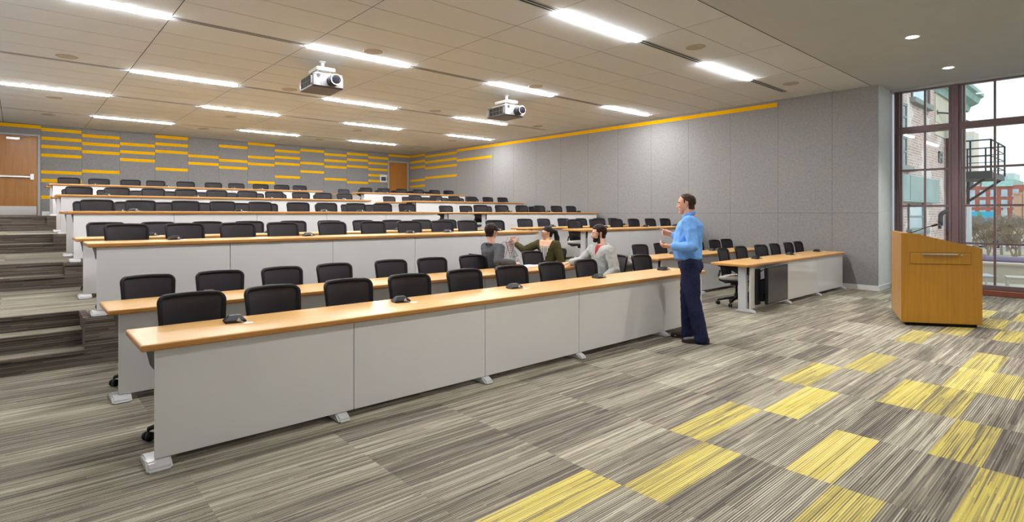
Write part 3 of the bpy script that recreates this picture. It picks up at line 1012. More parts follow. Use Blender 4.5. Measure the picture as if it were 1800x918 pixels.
def creases(me, amp, sc, stretch=(1, 1, 1)):
    me.update()
    ns = [v.normal.copy() for v in me.vertices]
    for v, n_ in zip(me.vertices, ns):
        q = V((v.co.x * stretch[0], v.co.y * stretch[1], v.co.z * stretch[2])) * sc
        v.co += n_ * (amp * (1 - abs(noise.noise(q)) * 2.2) + amp * .5 * noise.noise(q * 2.3))

def extract(me, pred, off, name, m, parent):
    """faces of a skin that meet pred, lifted by off: hair, collars, insets"""
    me.update()
    bm = bmesh.new(); bm.from_mesh(me); bm.normal_update()
    kill = [f for f in bm.faces if not pred(f.calc_center_median())]
    bmesh.ops.delete(bm, geom=kill, context='FACES')
    bm.normal_update()
    for _ in range(6):
        nb = {}
        for e in bm.edges:
            if e.is_boundary:
                a, c = e.verts
                nb.setdefault(a, []).append(c); nb.setdefault(c, []).append(a)
        new = {v: v.co * .4 + sum((w.co for w in q), V()) * (.6 / len(q)) for v, q in nb.items()}
        for v, c in new.items(): v.co = c
    edge = {v for e in bm.edges if e.is_boundary for v in e.verts}
    mv = {}
    for v in bm.verts:
        o = off(v.co) if callable(off) else off
        mv[v] = v.co + v.normal * (o if v not in edge else min(o, .001))
    for v, c in mv.items(): v.co = c
    o2 = bpy.data.meshes.new(name)
    for f in bm.faces: f.smooth = True
    bm.to_mesh(o2); bm.free()
    return link(name, o2, m, parent)

def inset(me, planes, off, name, m, parent):
    """the piece of a garment on the inner side of some planes, lifted by off: an inset with straight edges"""
    me.update()
    bm = bmesh.new(); bm.from_mesh(me)
    for co, no in planes:
        bmesh.ops.bisect_plane(bm, geom=list(bm.verts) + list(bm.edges) + list(bm.faces), plane_co=co, plane_no=no, clear_outer=True)
    bm.normal_update()
    mv = {v: v.co + v.normal * off for v in bm.verts}
    for v, c in mv.items(): v.co = c
    for f in bm.faces: f.smooth = True
    o2 = bpy.data.meshes.new(name); bm.to_mesh(o2); bm.free()
    return link(name, o2, m, parent)
def vee(O_, ax, z0, z1, w, zlo=None, zhi=None):
    """planes of a V opening in the front of a garment: point at height z0, half width w at z1"""
    c = V((O_.x, O_.y, 0))
    pl_ = [(c + ax[0] * .03, -ax[0])]
    for sd in (-1, 1):
        pl_.append((c + UP * z0, (ax[1] * sd * (z1 - z0) - UP * w).normalized()))
    if zlo: pl_.append((c + UP * zlo, -UP))
    if zhi: pl_.append((c + UP * zhi, UP))
    return pl_
def place(me, name, m, root, parent=None):
    o = link(name, me, m, parent or root)
    return o

class Head:
    def __init__(s, c, f, tilt=0.0, k=1.0):
        s.c = V(c); f = V(f).normalized()
        s.l = UP.cross(f).normalized()
        f = (f + UP * tilt).normalized()
        s.f = f; s.u = f.cross(s.l).normalized(); s.k = k
        s.ax = (s.f, s.l, s.u)
    def p(s, f, l, u): return s.c + (s.f * f + s.l * l + s.u * u) * s.k
    def loc(s, q): q = (V(q) - s.c) / s.k; return q.dot(s.f), q.dot(s.l), q.dot(s.u)
    def build(s, b, neck, female=False, rn=.058):
        k = s.k; r = lambda *x: tuple(v * k for v in x)
        b.ball(s.p(-.012, 0, .030), r(.097, .077, .086), s.ax)
        b.hull((s.p(.02, 0, .01), r(.074, .068, .07), s.ax), (s.p(.038, 0, -.055), r(.046, .052, .045), s.ax))
        b.hull((s.p(.03, 0, -.06), r(.045, .050, .035), s.ax), (s.p(.058, 0, -.096), r(.028, .030 if not female else .025, .020), s.ax))
        b.hull((s.p(-.005, .05, -.045), r(.02, .012, .02), s.ax), (s.p(-.005, -.05, -.045), r(.02, .012, .02), s.ax), (s.p(.055, 0, -.09), r(.025, .028, .018), s.ax))
        b.hull((s.p(.088, 0, .012), r(.010, .008, .010), s.ax), (s.p(.102, 0, -.028), r(.011, .012, .010), s.ax))
        b.ball(s.p(.094, 0, -.034), r(.011, .017, .009), s.ax)
        b.hull((s.p(.075, .038, .026), r(.010, .014, .007), s.ax), (s.p(.085, 0, .022), r(.008, .012, .007), s.ax), (s.p(.075, -.038, .026), r(.010, .014, .007), s.ax))
        b.hull((s.p(.083, .012, -.062), r(.008, .012, .006), s.ax), (s.p(.083, -.012, -.062), r(.008, .012, .006), s.ax))
        for q in (-1, 1):
            b.hull((s.p(-.014, q * .076, .008), r(.019, .009, .018), s.ax), (s.p(-.006, q * .073, -.025), r(.010, .008, .014), s.ax))
            b.ball(s.p(.062, q * .036, -.022), r(.022, .020, .018), s.ax)
        b.hull((s.p(-.025, 0, -.045), rn * k), (V(neck), rn * 1.08 * k))
    def face(s, root):
        bm = B()
        for q in (-1, 1):
            for p_ in sphere_faces(bm, s.p(.072, q * .031, .003), .0125 * s.k): pass
        e = obj('eyes', bm, M['eye'], root, smooth=True)
        bm = B()
        for q in (-1, 1): sphere_faces(bm, s.p(.0805, q * .031, .003), .0062 * s.k)
        obj('irises', bm, M['iris'], e, smooth=True)
        bm = B()
        tube(bm, [s.p(.087, -.024, -.061), s.p(.0925, 0, -.060), s.p(.087, .024, -.061)], .0045 * s.k, 6)
        obj('mouth', bm, M['lip'], root, smooth=True)
    def brows(s, root, m):
        bm = B()
        for q in (-1, 1):
            tube(bm, [s.p(.088, q * .014, .024), s.p(.084, q * .034, .029), s.p(.069, q * .054, .022)], .0045 * s.k, 6)
        obj('eyebrows', bm, m, root, smooth=True)

def sphere_faces(bm, c, r):
    q = bmesh.ops.create_uvsphere(bm, u_segments=12, v_segments=8, radius=r, matrix=Matrix.Translation(c))
    return q['verts']

def hand(b, wrist, d, n, side, curl=(.3, .3, .3, .3), thumb=.5, k=1.0):
    """palm and five fingers: d along the hand, n out of the palm, side towards the thumb"""
    d = V(d).normalized(); n = (V(n) - d * V(n).dot(d)).normalized()
    s_ = d.cross(n)
    if s_.dot(V(side)) < 0: s_ = -s_
    w = V(wrist)
    pt = lambda a, c, e: w + (d * a + s_ * c + n * e) * k
    b.hull((pt(-.01, .014, 0), .016 * k), (pt(-.01, -.014, 0), .016 * k), (pt(.082, .032, 0), .0125 * k), (pt(.078, -.034, 0), .0115 * k), (pt(.03, .03, .004), .013 * k))
    for i, (c, L) in enumerate(((.033, .074), (.011, .083), (-.0115, .077), (-.034, .060))):
        p0 = pt(.082 - abs(c - .01) * .12, c * 1.03, 0)
        a = 0.0; q = [p0]; dd = (d + s_ * (c * 1.6)).normalized()
        for ph, fr in enumerate((.45, .32, .23)):
            a += curl[i] * (.8, 1.1, .7)[ph]
            q.append(q[-1] + (dd * math.cos(a) + n * math.sin(a)) * L * fr * k)
        b.chain(q, [.0098 * k, .0090 * k, .0082 * k, .0070 * k])
    a0 = pt(.018, .026, .006)
    td = (d * .62 + s_ * (.75 - .3 * thumb) + n * (.25 + .75 * thumb)).normalized()
    a1 = a0 + td * .042 * k
    td2 = (td + d * .45 - s_ * .25 * thumb).normalized()
    b.chain([a0, a1, a1 + td2 * .030 * k, a1 + td2 * .052 * k], [.0135 * k, .0115 * k, .0100 * k, .0080 * k])

def frame(O, f):
    f = V(f).normalized(); l = UP.cross(f).normalized()
    return lambda a, b_, c: V(O) + f * a + l * b_ + UP * c, (f, l, UP)

# ---- the lecturer: standing, blue shirt, dark jeans
O = V((5.93, 3.47, 0))
root = thing('person', 'standing man in bright blue shirt and dark jeans, gesturing beside the front desk', 'person', O)
mO = O.copy()
Fb = -RT * .86 + FW * .42
W, AX = frame((0, 0, 0), Fb)
Hd = Head(W(.045, 0, 1.615), -RT * .94 + FW * .34, -.05, 1.02)
ls, le, lw = W(-.02, .195, 1.40), W(-.075, .285, 1.125), W(.175, .235, 1.125)
rs, re, rw = W(.0, -.195, 1.40), W(.06, -.27, 1.13), W(.24, -.235, 1.24)
lhip, lkn, lan = W(-.01, .095, .92), W(-.05, .10, .50), W(-.135, .10, .085)
rhip, rkn, ran = W(-.0, -.095, .92), W(.045, -.10, .50), W(.035, -.105, .085)
b = Blob()
Hd.build(b, W(.0, 0, 1.44), rn=.062)
b.hull((W(0, 0, 1.33), (.115, .165, .11), AX), (W(.02, 0, 1.12), (.125, .155, .09), AX))
b.hull((W(.02, 0, 1.12), (.125, .155, .09), AX), (W(0, 0, .95), (.115, .16, .09), AX))
b.hull((ls, .055), (rs, .055), (W(0, 0, 1.40), (.08, .12, .06), AX))
for a_, e_, w_ in ((ls, le, lw), (rs, re, rw)): b.chain([a_, e_, w_], [.055, .042, .028])
for h_, k_, a_, sd in ((lhip, lkn, lan, 1), (rhip, rkn, ran, -1)):
    b.chain([h_, k_, k_ * .5 + a_ * .5, a_], [.085, .058, .052, .038])
    fd = AX[0]
    b.hull((a_ + V((0, 0, -.045)), .035), (a_ + fd * .15 + V((0, 0, -.055)), .025))
hand(b, lw + AX[0] * .015, AX[0] + AX[2] * .02 - AX[1] * .15, -AX[1] * .5 + AX[2] * .85, AX[2] * .2 - AX[1], (.55, .6, .65, .7), .6)
hand(b, rw + AX[0] * .012, AX[0] * .9 + AX[2] * .35, AX[1] * .8 - AX[2] * .4, AX[2], (.75, .85, .9, .95), .8)
skin = b.skin(.0045, 3)
body = place(skin, 'body', M['skin1'], root)
Hd.face(root); Hd.brows(root, M['hair_b'])
def hp(c):
    f, l, u = Hd.loc(c)
    if f < -.13 or u < -.085 or abs(l) > .2 or u > .3: return False
    if abs(l) > .079 and u < .035: return False
    if f > .045: return u > .088 + (.004 if abs(l) < .035 else -.004)
    if f > .0: return u > .045 + (f * .8) - (.045 if .005 < f < .022 and u > -.03 else 0)
    if f > -.03: return u > .032
    return u > -.062
extract(skin, hp, lambda c: .009 + .004 * noise.noise(c * 60), 'hair', M['hair_b'], root)
b = Blob()
b.hull((W(.0, 0, 1.34), (.150, .19, .11), AX), (W(.034, 0, 1.12), (.170, .195, .10), AX))
b.hull((W(.034, 0, 1.12), (.170, .195, .10), AX), (W(.022, 0, .985), (.165, .195, .045), AX))
b.hull((ls, .075), (rs, .075), (W(0, 0, 1.42), (.085, .11, .045), AX), (W(0, 0, 1.3), (.13, .19, .08), AX))
for a_, e_, w_ in ((ls, le, lw), (rs, re, rw)):
    b.chain([a_, e_, e_ + (w_ - e_) * .86], [.078, .058, .046])
b.hull((W(.005, 0, 1.46), (.075, .078, .02), AX), (W(0, 0, 1.44), (.085, .09, .02), AX))
shirt = b.skin(.008, 4)
creases(shirt, .0075, 10, (1, 1, .75))
sh = place(shirt, 'shirt', M['shirt_b'], root)
b = Blob()   # stand collar
for i in range(14):
    a1, a2 = 2 * PI * i / 14 + .35, 2 * PI * (i + 1) / 14 + .35
    if i == 13: continue
    q1, q2 = (W(.012 + .068 * math.cos(a), .070 * math.sin(a), 1.475 - .022 * math.cos(a)) for a in (a1, a2))
    b.hull((q1, .008), (q2, .008), (q1 + UP * .03, .006), (q2 + UP * .03, .006))
place(b.skin(.004, 2), 'collar', M['shirt_b'], root, sh)
b = Blob()
b.hull((W(0.008, 0, .965), (.136, .168, .03), AX), (W(-.01, 0, .88), (.145, .175, .06), AX))
for h_, k_, a_ in ((lhip, lkn, lan), (rhip, rkn, ran)):
    b.chain([h_ + UP * -.01, k_ + (h_ - k_) * .35, k_, a_ + UP * .02, a_ + UP * -.035], [.112, .096, .082, .076, .082])
b.hull((W(-.05, .075, .87), (.085, .085, .10), AX), (W(-.05, -.075, .87), (.085, .085, .10), AX))
jeans = b.skin(.007, 3)
creases(jeans, .005, 13, (1, 1, .7))
jn = place(jeans, 'jeans', M['jeans'], root)
bm = B()
tube(bm, [W(.008 + .134 * math.cos(a), .166 * math.sin(a), .955) for a in (2 * PI * i / 28 for i in range(28))], .014, 8, True)
obj('belt', bm, M['belt'], root, smooth=True)
for a_, sd in ((lan, 1), (ran, -1)):
    b = Blob()
    c = V((a_.x, a_.y, 0))
    fd = (AX[0] + AX[1] * .12 * sd).normalized(); fl = UP.cross(fd)
    ax = (fd, fl, UP)
    b.hull((c - fd * .055 + UP * .045, (.045, .040, .045), ax), (c + fd * .06 + UP * .045, (.05, .044, .045), ax))
    b.hull((c + fd * .06 + UP * .043, (.05, .044, .042), ax), (c + fd * .165 + UP * .032, (.05, .042, .032), ax))
    b.hull((c - fd * .06 + UP * .012, (.045, .04, .012), ax), (c + fd * .165 + UP * .012, (.053, .045, .012), ax))
    b.ball(c + UP * .085, (.045, .042, .04), ax)
    place(b.skin(.005, 2), 'shoe', M['shoe'], root)
for o in root.children: o.location = (0, 0, 0)
t = thing('marker_pen', 'short pale marker pen in the raised hand of the standing man', 'pen', O + rw + AX[0] * .10 + AX[2] * .075)
bm = B(); tube(bm, [AX[0] * -.03 + AX[2] * -.02, AX[0] * .055 + AX[2] * .0], .006, 8); obj('barrel', bm, M['plight'], t)
bm = B(); tube(bm, [AX[0] * .055, AX[0] * .075 + AX[2] * .004], .0035, 8); obj('tip', bm, M['dark'], t)

# ---- seated figures
def seated(O, Fb, hd, arms, legs=True, shin=None, m=None, female=False, lean=0.0, hk=1.0, sh_w=.19, trous='trouser', skin='skin2', feet=True):
    """arms: {'l': (elbow, wrist), 'r': ...} in world metres; returns the parts' frames"""
    W, AX = frame(O, Fb)
    fl = lean
    ls, rs = W(.02 + fl, sh_w, 1.0), W(.02 + fl, -sh_w, 1.0)
    b = Blob()
    hd.build(b, W(.005 + fl, 0, 1.03), female, .050 if female else .057)
    b.hull((W(.01 + fl * .8, 0, .92), (.105, sh_w - .03, .11), AX), (W(.01 + fl * .4, 0, .72), (.105, .14, .09), AX))
    b.hull((W(.01 + fl * .4, 0, .72), (.105, .14, .09), AX), (W(0, 0, .575), (.12, .16, .085), AX))
    b.hull((ls, .05), (rs, .05), (W(.01 + fl, 0, 1.0), (.075, .10, .05), AX))
    for a_, q in ((ls, arms['l']), (rs, arms['r'])): b.chain([a_, q[0], q[1]], [.05, .039, .026])
    kn, an = {}, {}
    for sd in (-1, 1):
        k_ = W(.42, sd * .10, .545); a_ = W(.40, sd * .10, .09)
        kn[sd] = k_; an[sd] = a_
        b.chain([W(0, sd * .09, .575), k_, a_], [.085, .058, .036])
        b.hull((a_ - UP * .04, .035), (a_ + AX[0] * .14 - UP * .055, .025))
    for q in arms.values():
        if len(q) > 2: hand(b, *q[2])
    return W, AX, ls, rs, b, kn, an
def clothe_legs(W, AX, kn, an, root, m):
    b = Blob()
    b.hull((W(0, 0, .62), (.128, .165, .05), AX), (W(0, 0, .575), (.135, .175, .085), AX))
    for sd in (-1, 1):
        b.chain([W(0, sd * .09, .575), kn[sd], an[sd] + UP * .02], [.098, .076, .062])
    tr = b.skin(.008, 3); creases(tr, .004, 14)
    place(tr, 'trousers', M[m], root)
    for sd in (-1, 1):
        b = Blob(); c = V((an[sd].x, an[sd].y, 0)); ax = AX; fd = AX[0]
        b.hull((c - fd * .05 + UP * .045, (.042, .04, .044), ax), (c + fd * .07 + UP * .042, (.05, .043, .042), ax))
        b.hull((c + fd * .07 + UP * .04, (.05, .043, .04), ax), (c + fd * .16 + UP * .03, (.05, .04, .03), ax))
        place(b.skin(.006, 2), 'shoe', M['shoe'], root)
def top_garment(W, AX, ls, rs, arms, fl, sh_w, infl=.018, cuff=.95, hem=.56, neck_u=1.03):
    b = Blob()
    i = infl
    b.hull((W(.01 + fl * .8, 0, .92), (.105 + i, sh_w - .02 + i, .11), AX), (W(.015 + fl * .4, 0, .72), (.115 + i, .15 + i, .09), AX))
    b.hull((W(.015 + fl * .4, 0, .72), (.115 + i, .15 + i, .09), AX), (W(.0, 0, hem + .03), (.13 + i, .165 + i, .04), AX))
    b.hull((ls, .052 + i), (rs, .052 + i), (W(.0 + fl, 0, 1.03), (.062, .080, .025), AX), (W(.01 + fl * .8, 0, .92), (.10 + i, sh_w - .02 + i, .08), AX))
    for a_, q in ((ls, arms['l']), (rs, arms['r'])):
        b.chain([a_, q[0], q[0] + (q[1] - q[0]) * cuff], [.054 + i, .044 + i, .032 + i * .8])
    return b
def rooted(root):
    o = root.location
    for c in root.children:
        if c.type == 'MESH':
            c.data.transform(Matrix.Translation(-o))
            for g in c.children: g.data.transform(Matrix.Translation(-o))

# man in the grey sweater, turned round on a front-row chair
O = V((6.055, 4.85, 0)); Fb = -RT * .80 - FW * .42
Hm = Head((6.035, 4.93, 1.222), -RT * .97 - FW * .02, -.06, 1.0)
W, AX = frame(O, Fb)
arms = {'r': (W(.13, -.34, .83), V((5.985, 5.40, .795)), (V((5.985, 5.405, .790)), V((-.55, .35, -.10)), V((0, 0, -1)), V((.4, -.6, 0)), (.22, .22, .25, .3), .25)),
        'l': (W(.05, .30, .74), W(.24, .20, .58), (W(.25, .19, .575), AX[0] * .8 - AX[1] * .3 - UP * .2, -UP, -AX[1], (.4, .4, .4, .4), .3))}
root = thing('person', 'seated bearded man in light grey sweater, arm resting on the desk behind', 'person', O)
W, AX, ls, rs, b, kn, an = seated(O, Fb, Hm, arms, lean=.03)
skin = b.skin(.0045, 3); place(skin, 'body', M['skin2'], root)
Hm.face(root); Hm.brows(root, M['hair_d'])
def hp(c):
    f, l, u = Hm.loc(c)
    if f < -.13 or u < -.08 or abs(l) > .2 or u > .3: return False
    if abs(l) > .079 and u < .03: return False
    if f > .04: return u > .066
    if f > .015: return u > .03
    if f > -.03: return u > .028 or (f > .0 and u > -.03)
    return u > -.065
extract(skin, hp, lambda c: .011 + .010 * max(0, min(1, (Hm.loc(c)[2] - .03) / .08)) + .003 * noise.noise(c * 60), 'hair', M['hair_d'], root)
def bp(c):
    f, l, u = Hm.loc(c)
    if u < -.135 or u > .0 or f < .0 or abs(l) > .09: return False
    if f > .075 and abs(l) < .02 and -.07 < u < -.054: return False
    return u < (-.012 if f < .026 else -.058 + max(0, f - .06) * .5)
extract(skin, bp, lambda c: .0035 + .002 * noise.noise(c * 80), 'beard', M['hair_d'], root)
b = top_garment(W, AX, ls, rs, arms, .03, .19, .022)
sw = b.skin(.007, 4); creases(sw, .007, 10)
def inner(c, O_, ax, fl, z0, z1, w):
    q = c - O_; f, l, u = q.dot(ax[0]), q.dot(ax[1]), q.z
    return f > .02 and z0 < u < z1 and abs(l) < (u - z0) / (z1 - z0) * w
so = place(sw, 'sweater', M['sweater'], root)
inset(sw, vee(O, AX, .925, 1.06, .056), .003, 'inner_shirt', M['redshirt'], root)
b = Blob()
for sd in (-1, 1):
    b.chain([W(.145, 0, .90), W(.115, sd * .055, .985), W(.02, sd * .085, 1.055), W(-.05, sd * .05, 1.075), W(-.055, 0, 1.08)], [.012, .017, .020, .020, .020])
place(b.skin(.005, 2), 'collar', M['sweater'], root, so)
clothe_legs(W, AX, kn, an, root, 'jeans')
rooted(root)
put_chair(O.x, O.y, 0, math.atan2(Fb.y, Fb.x) + PI / 2, 'black mesh task chair turned round under the man in grey sweater', True)

# woman in the olive cardigan, writing on the panel behind her
O = V((6.50, 6.37, 0)); Fb = -RT * .52 - FW * .76
Hw = Head((6.492, 6.385, 1.180), -RT * .98 - FW * .10, -.08, .95)
W, AX = frame(O, Fb)
arms = {'r': (V((6.235, 6.66, .90)), V((6.275, 6.895, .985)), (V((6.275, 6.90, .99)), V((-.25, .30, .85)), V((0, 1, 0)), V((-1, 0, .3)), (.75, .8, .85, .9), .7)),
        'l': (W(.03, .255, .73), W(.22, .12, .60), (W(.225, .115, .60), AX[0] * .8 - AX[1] * .4, -UP, -AX[1], (.4, .4, .4, .4), .3))}
root = thing('person', 'seated woman with black ponytail and olive cardigan, writing on the white panel', 'person', O)
W, AX, ls, rs, b, kn, an = seated(O, Fb, Hw, arms, female=True, lean=.01, sh_w=.172, hk=.95)
skin = b.skin(.0045, 3); place(skin, 'body', M['skin3'], root)
Hw.face(root); Hw.brows(root, M['hair_k'])
def hp(c):
    f, l, u = Hw.loc(c)
    if f < -.13 or u < -.085 or abs(l) > .2 or u > .3: return False
    if abs(l) > .079 and u < .02: return False
    if f > .03: return u > .064 - max(0, abs(l) - .04) * .9
    if f > -.005: return u > .018 + (f * 1.1)
    if f > -.03: return u > .022
    return u > -.07
extract(skin, hp, lambda c: .010 + .003 * noise.noise(c * 50), 'hair', M['hair_k'], root)
b = Blob()
b.ball(Hw.p(-.098, 0, .035), .032)
b.chain([Hw.p(-.095, 0, .035), Hw.p(-.15, -.005, .0), Hw.p(-.165, -.01, -.10), Hw.p(-.16, -.01, -.22), Hw.p(-.175, -.015, -.33)], [.026, .036, .042, .036, .012])
pt = b.skin(.006, 2); creases(pt, .004, 30, (1, 1, .3)); place(pt, 'ponytail', M['hair_k'], root)
bm = B()
for sd in (-1, 1):
    tube(bm, [Hw.p(.098 - .012 * abs(math.cos(a)), sd * .033 + .022 * math.cos(a), .002 + .018 * math.sin(a)) for a in (2 * PI * i / 18 for i in range(18))], .0025, 6, True)
    tube(bm, [Hw.p(.09, sd * .055, .008), Hw.p(.04, sd * .078, .010), Hw.p(-.01, sd * .083, .004)], .0022, 6)
tube(bm, [Hw.p(.10, -.011, .005), Hw.p(.104, 0, .008), Hw.p(.10, .011, .005)], .0022, 6)
obj('glasses', bm, M['gframe'], root)
b = top_garment(W, AX, ls, rs, arms, .01, .172, .018)
cg = b.skin(.007, 4); creases(cg, .004, 12)
place(cg, 'cardigan', M['olive'], root)
inset(cg, vee(O, AX, .69, 1.0, .10, None, .975), .004, 'striped_top', M['bw'], root)
inset(cg, vee(O, AX, .69, 1.0, .10, .975), .0042, 'neckline', M['skin3'], root)
clothe_legs(W, AX, kn, an, root, 'trouser')
rooted(root)
put_chair(O.x, O.y, 0, math.atan2(Fb.y, Fb.x) + PI / 2, 'black mesh task chair under the woman in the olive cardigan', True)
t = thing('marker_pen', 'red marker pen in the hand of the seated woman at the panel', 'pen', (6.30, 6.935, 1.055))
bm = B(); tube(bm, [(.0, -.05, -.035), (-.004, .02, .004)], .006, 8); obj('barrel', bm, M['red'], t)
bm = B(); tube(bm, [(-.004, .02, .004), (-.006, .045, .012)], .0035, 8); obj('tip', bm, M['dark'], t)

# student in the grey blazer, seen from behind, writing on the second desk
O = V((5.13, 6.20, 0)); Fb = RT * .78 + FW * .55
Hb = Head((5.155, 6.21, 1.232), RT * .62 + FW * .78, -.10, .98)
W, AX = frame(O, Fb)
arms = {'r': (V((5.02, 5.90, .815)), V((5.285, 5.865, .795)), (V((5.29, 5.865, .793)), V((.85, .05, -.05)), V((0, .2, -1)), V((0, 1, .2)), (.55, .6, .7, .75), .8)),
        'l': (W(.12, .26, .76), W(.30, .10, .66), (W(.31, .09, .66), AX[0] * .6 - AX[1] * .6, -UP, AX[0], (.4, .4, .4, .4), .3))}
root = thing('person', 'seated student with short dark hair in grey blazer, writing, seen from behind', 'person', O)
W, AX, ls, rs, b, kn, an = seated(O, Fb, Hb, arms, lean=.02, sh_w=.185)
skin = b.skin(.0045, 3); place(skin, 'body', M['skin2'], root)
Hb.face(root); Hb.brows(root, M['hair_d'])
def hp(c):
    f, l, u = Hb.loc(c)
    if f < -.13 or u < -.085 or abs(l) > .2 or u > .3: return False
    if abs(l) > .079 and u < .03: return False
    if f > .035: return u > .055
    if f > .01: return u > .02
    if f > -.03: return u > .025 or (f > -.005 and u > -.03)
    return u > -.07
extract(skin, hp, lambda c: .013 + .010 * max(0, min(1, (Hb.loc(c)[2] - .0) / .1)) + .003 * noise.noise(c * 60), 'hair', M['hair_d'], root)
bm = B()
for sd in (-1, 1):
    tube(bm, [Hb.p(.098 - .012 * abs(math.cos(a)), sd * .033 + .024 * math.cos(a), .0 + .017 * math.sin(a)) for a in (2 * PI * i / 18 for i in range(18))], .0035, 6, True)
    tube(bm, [Hb.p(.09, sd * .057, .008), Hb.p(.04, sd * .080, .010), Hb.p(-.012, sd * .086, .006)], .0035, 6)
tube(bm, [Hb.p(.10, -.010, .004), Hb.p(.104, 0, .007), Hb.p(.10, .010, .004)], .003, 6)
obj('glasses', bm, M['gframe'], root)
b = top_garment(W, AX, ls, rs, arms, .02, .185, .022)
bz = b.skin(.007, 4); creases(bz, .0045, 11)
bo = place(bz, 'blazer', M['blazer'], root)
b = Blob()
for sd in (-1, 1):
    b.chain([W(.15, sd * .015, .80), W(.15, sd * .07, .93), W(.06, sd * .085, 1.035), W(-.05, sd * .055, 1.065), W(-.06, 0, 1.07)], [.008, .016, .017, .016, .016])
place(b.skin(.005, 2), 'lapel_collar', M['blazer'], root, bo)
inset(bz, vee(O, AX, .78, 1.06, .065), .003, 'inner_shirt', M['bw'], root)
clothe_legs(W, AX, kn, an, root, 'trouser')
rooted(root)
put_chair(O.x, O.y, 0, math.atan2(Fb.y, Fb.x) + PI / 2, 'black mesh task chair under the student in the grey blazer', True)
t = thing('pen', 'thin pale pen in the hand of the student in the grey blazer', 'pen', (5.40, 5.86, .80))
bm = B(); tube(bm, [(-.03, .0, .055), (.035, -.012, -.04)], .0045, 8); obj('barrel', bm, M['plight'], t)
bm = B(); tube(bm, [(.035, -.012, -.04), (.042, -.013, -.052)], .002, 6); obj('tip', bm, M['dark'], t)
t = thing('notebook', 'open white notebook on the second desk under the student\'s hand', 'notebook', (5.50, 5.82, TOPZ + .001), .1)
bm = B(); box(bm, (-.19, -.12, 0), (-.002, .12, .007), 0, .002); box(bm, (.002, -.12, 0), (.19, .12, .006), 0, .002); obj('pages', bm, M['paper'], t)
bm = B(); box(bm, (-.195, -.125, -.0005), (.195, .125, .0012)); obj('cover', bm, M['dframe'], t)

# red and grey sketch drawn on the third desk's last panel
d, pn, cx = desks[(3, 'left')]
def sk_pts(pts): return [V((x - cx, -.0012, .605 + (z - .69) * .92 - TZ[3])) for x, z in pts]
def oval(x, z, a, c, n=18, tilt=0.0):
    return [(x + a * math.cos(q) * math.cos(tilt) - c * math.sin(q) * math.sin(tilt), z + a * math.cos(q) * math.sin(tilt) + c * math.sin(q) * math.cos(tilt)) for q in (2 * PI * i / n for i in range(n + 1))]
bm = B()
for p_ in (oval(6.07, 1.00, .085, .16, 18, -.25), oval(6.235, 1.045, .06, .105), oval(6.06, 1.05, .035, .035), oval(6.05, .94, .04, .035), oval(6.235, 1.08, .03, .025), oval(6.24, 1.01, .028, .025),
           [(6.12, 1.12), (6.22, 1.16), (6.26, 1.15)], [(6.20, .74), (6.27, .76), (6.21, .715), (6.28, .735)], [(6.16, .80), (6.22, .805)], [(6.36, .78), (6.42, .80), (6.37, .76)],
           [(6.22, 1.225), (6.36, 1.235)], [(6.24, 1.21), (6.34, 1.215)], [(6.38, 1.16), (6.43, 1.18)], [(6.35, 1.09), (6.42, 1.10), (6.37, 1.075)], [(6.0, .90), (6.06, .885)]):
    tube(bm, sk_pts(p_), .0035, 4)
o = obj('marker_sketch', bm, M['red'], pn); o['label'] = 'red marker sketch of ovals and loops'
bm = B()
for p_ in ([(6.17, 1.24), (6.12, 1.12)], [(6.27, .98), (6.24, .86), (6.22, .86), (6.19, 1.0)], [(6.31, 1.0), (6.40, .88), (6.30, .87)], [(6.33, .97), (6.28, .85)], [(6.37, 1.19), (6.43, 1.21)]):
    tube(bm, sk_pts(p_), .003, 4)
obj('pencil_sketch', bm, M['inkgrey'], pn)

# ------------------------------------------------------------------ outside the window
M['brick'] = brick_mat()
M['cream'] = flat('cream_render', (0.60, 0.53, 0.44), 0.9, 0, .2, .06, 2)
M['copper'] = flat('green_copper', (0.30, 0.44, 0.40), 0.7, 0, .2, .15, 2)
M['stone'] = flat('grey_sill_stone', (0.26, 0.29, 0.27), 0.8, 0, .2, .1, 6)
M['teal'] = flat('pale_teal_sheet', (0.27, 0.35, 0.34), 0.6, 0, .3, .14, 1.2)
M['shut'] = flat('dark_red_shutter', (0.10, 0.035, 0.035), 0.7)
M['wglass'] = flat('far_window_glass', (0.42, 0.52, 0.60), 0.15, 0, .6, .15, 1)
M['dglass'] = flat('dark_window_glass', (0.07, 0.07, 0.09), 0.2)
M['iron'] = flat('dark_iron', (0.035, 0.03, 0.035), 0.6)
M['rusty'] = flat('red_iron_pipe', (0.09, 0.03, 0.032), 0.6)
M['redbrick'] = flat('far_red_brick', (0.42, 0.13, 0.10), 0.9, 0, .1, .1, 1)
M['tan'] = flat('tan_concrete', (0.50, 0.40, 0.33), 0.9, 0, .1, .08, 1)
M['tanb'] = flat('tan_brick_pier', (0.55, 0.33, 0.22), 0.9, 0, .1, .08, 1)
M['pale'] = flat('pale_concrete', (0.66, 0.58, 0.50), 0.9, 0, .1, .05, 1)
M['faint'] = flat('pale_tower', (0.52, 0.62, 0.62), 0.6, 0, .2, .08, .2)
M['ground'] = flat('bare_ground', (0.36, 0.30, 0.23), 0.95, 0, .1, .35, .5)
M['asph'] = flat('asphalt', (0.34, 0.33, 0.32), 0.9, 0, .1, .1, 2)
M['twig'] = flat('bare_twigs', (0.26, 0.20, 0.15), 0.9)
M['blue'] = flat('mural_blue', (0.05, 0.42, 0.66), 0.7, 0, .2, .2, .3)
M['mgreen'] = flat('mural_green', (0.06, 0.30, 0.14), 0.7)
M['mpurple'] = flat('mural_purple', (0.25, 0.12, 0.30), 0.7)
M['capw'] = flat('parapet_render', (0.62, 0.56, 0.47), 0.9, 0, .1, .06, 2)
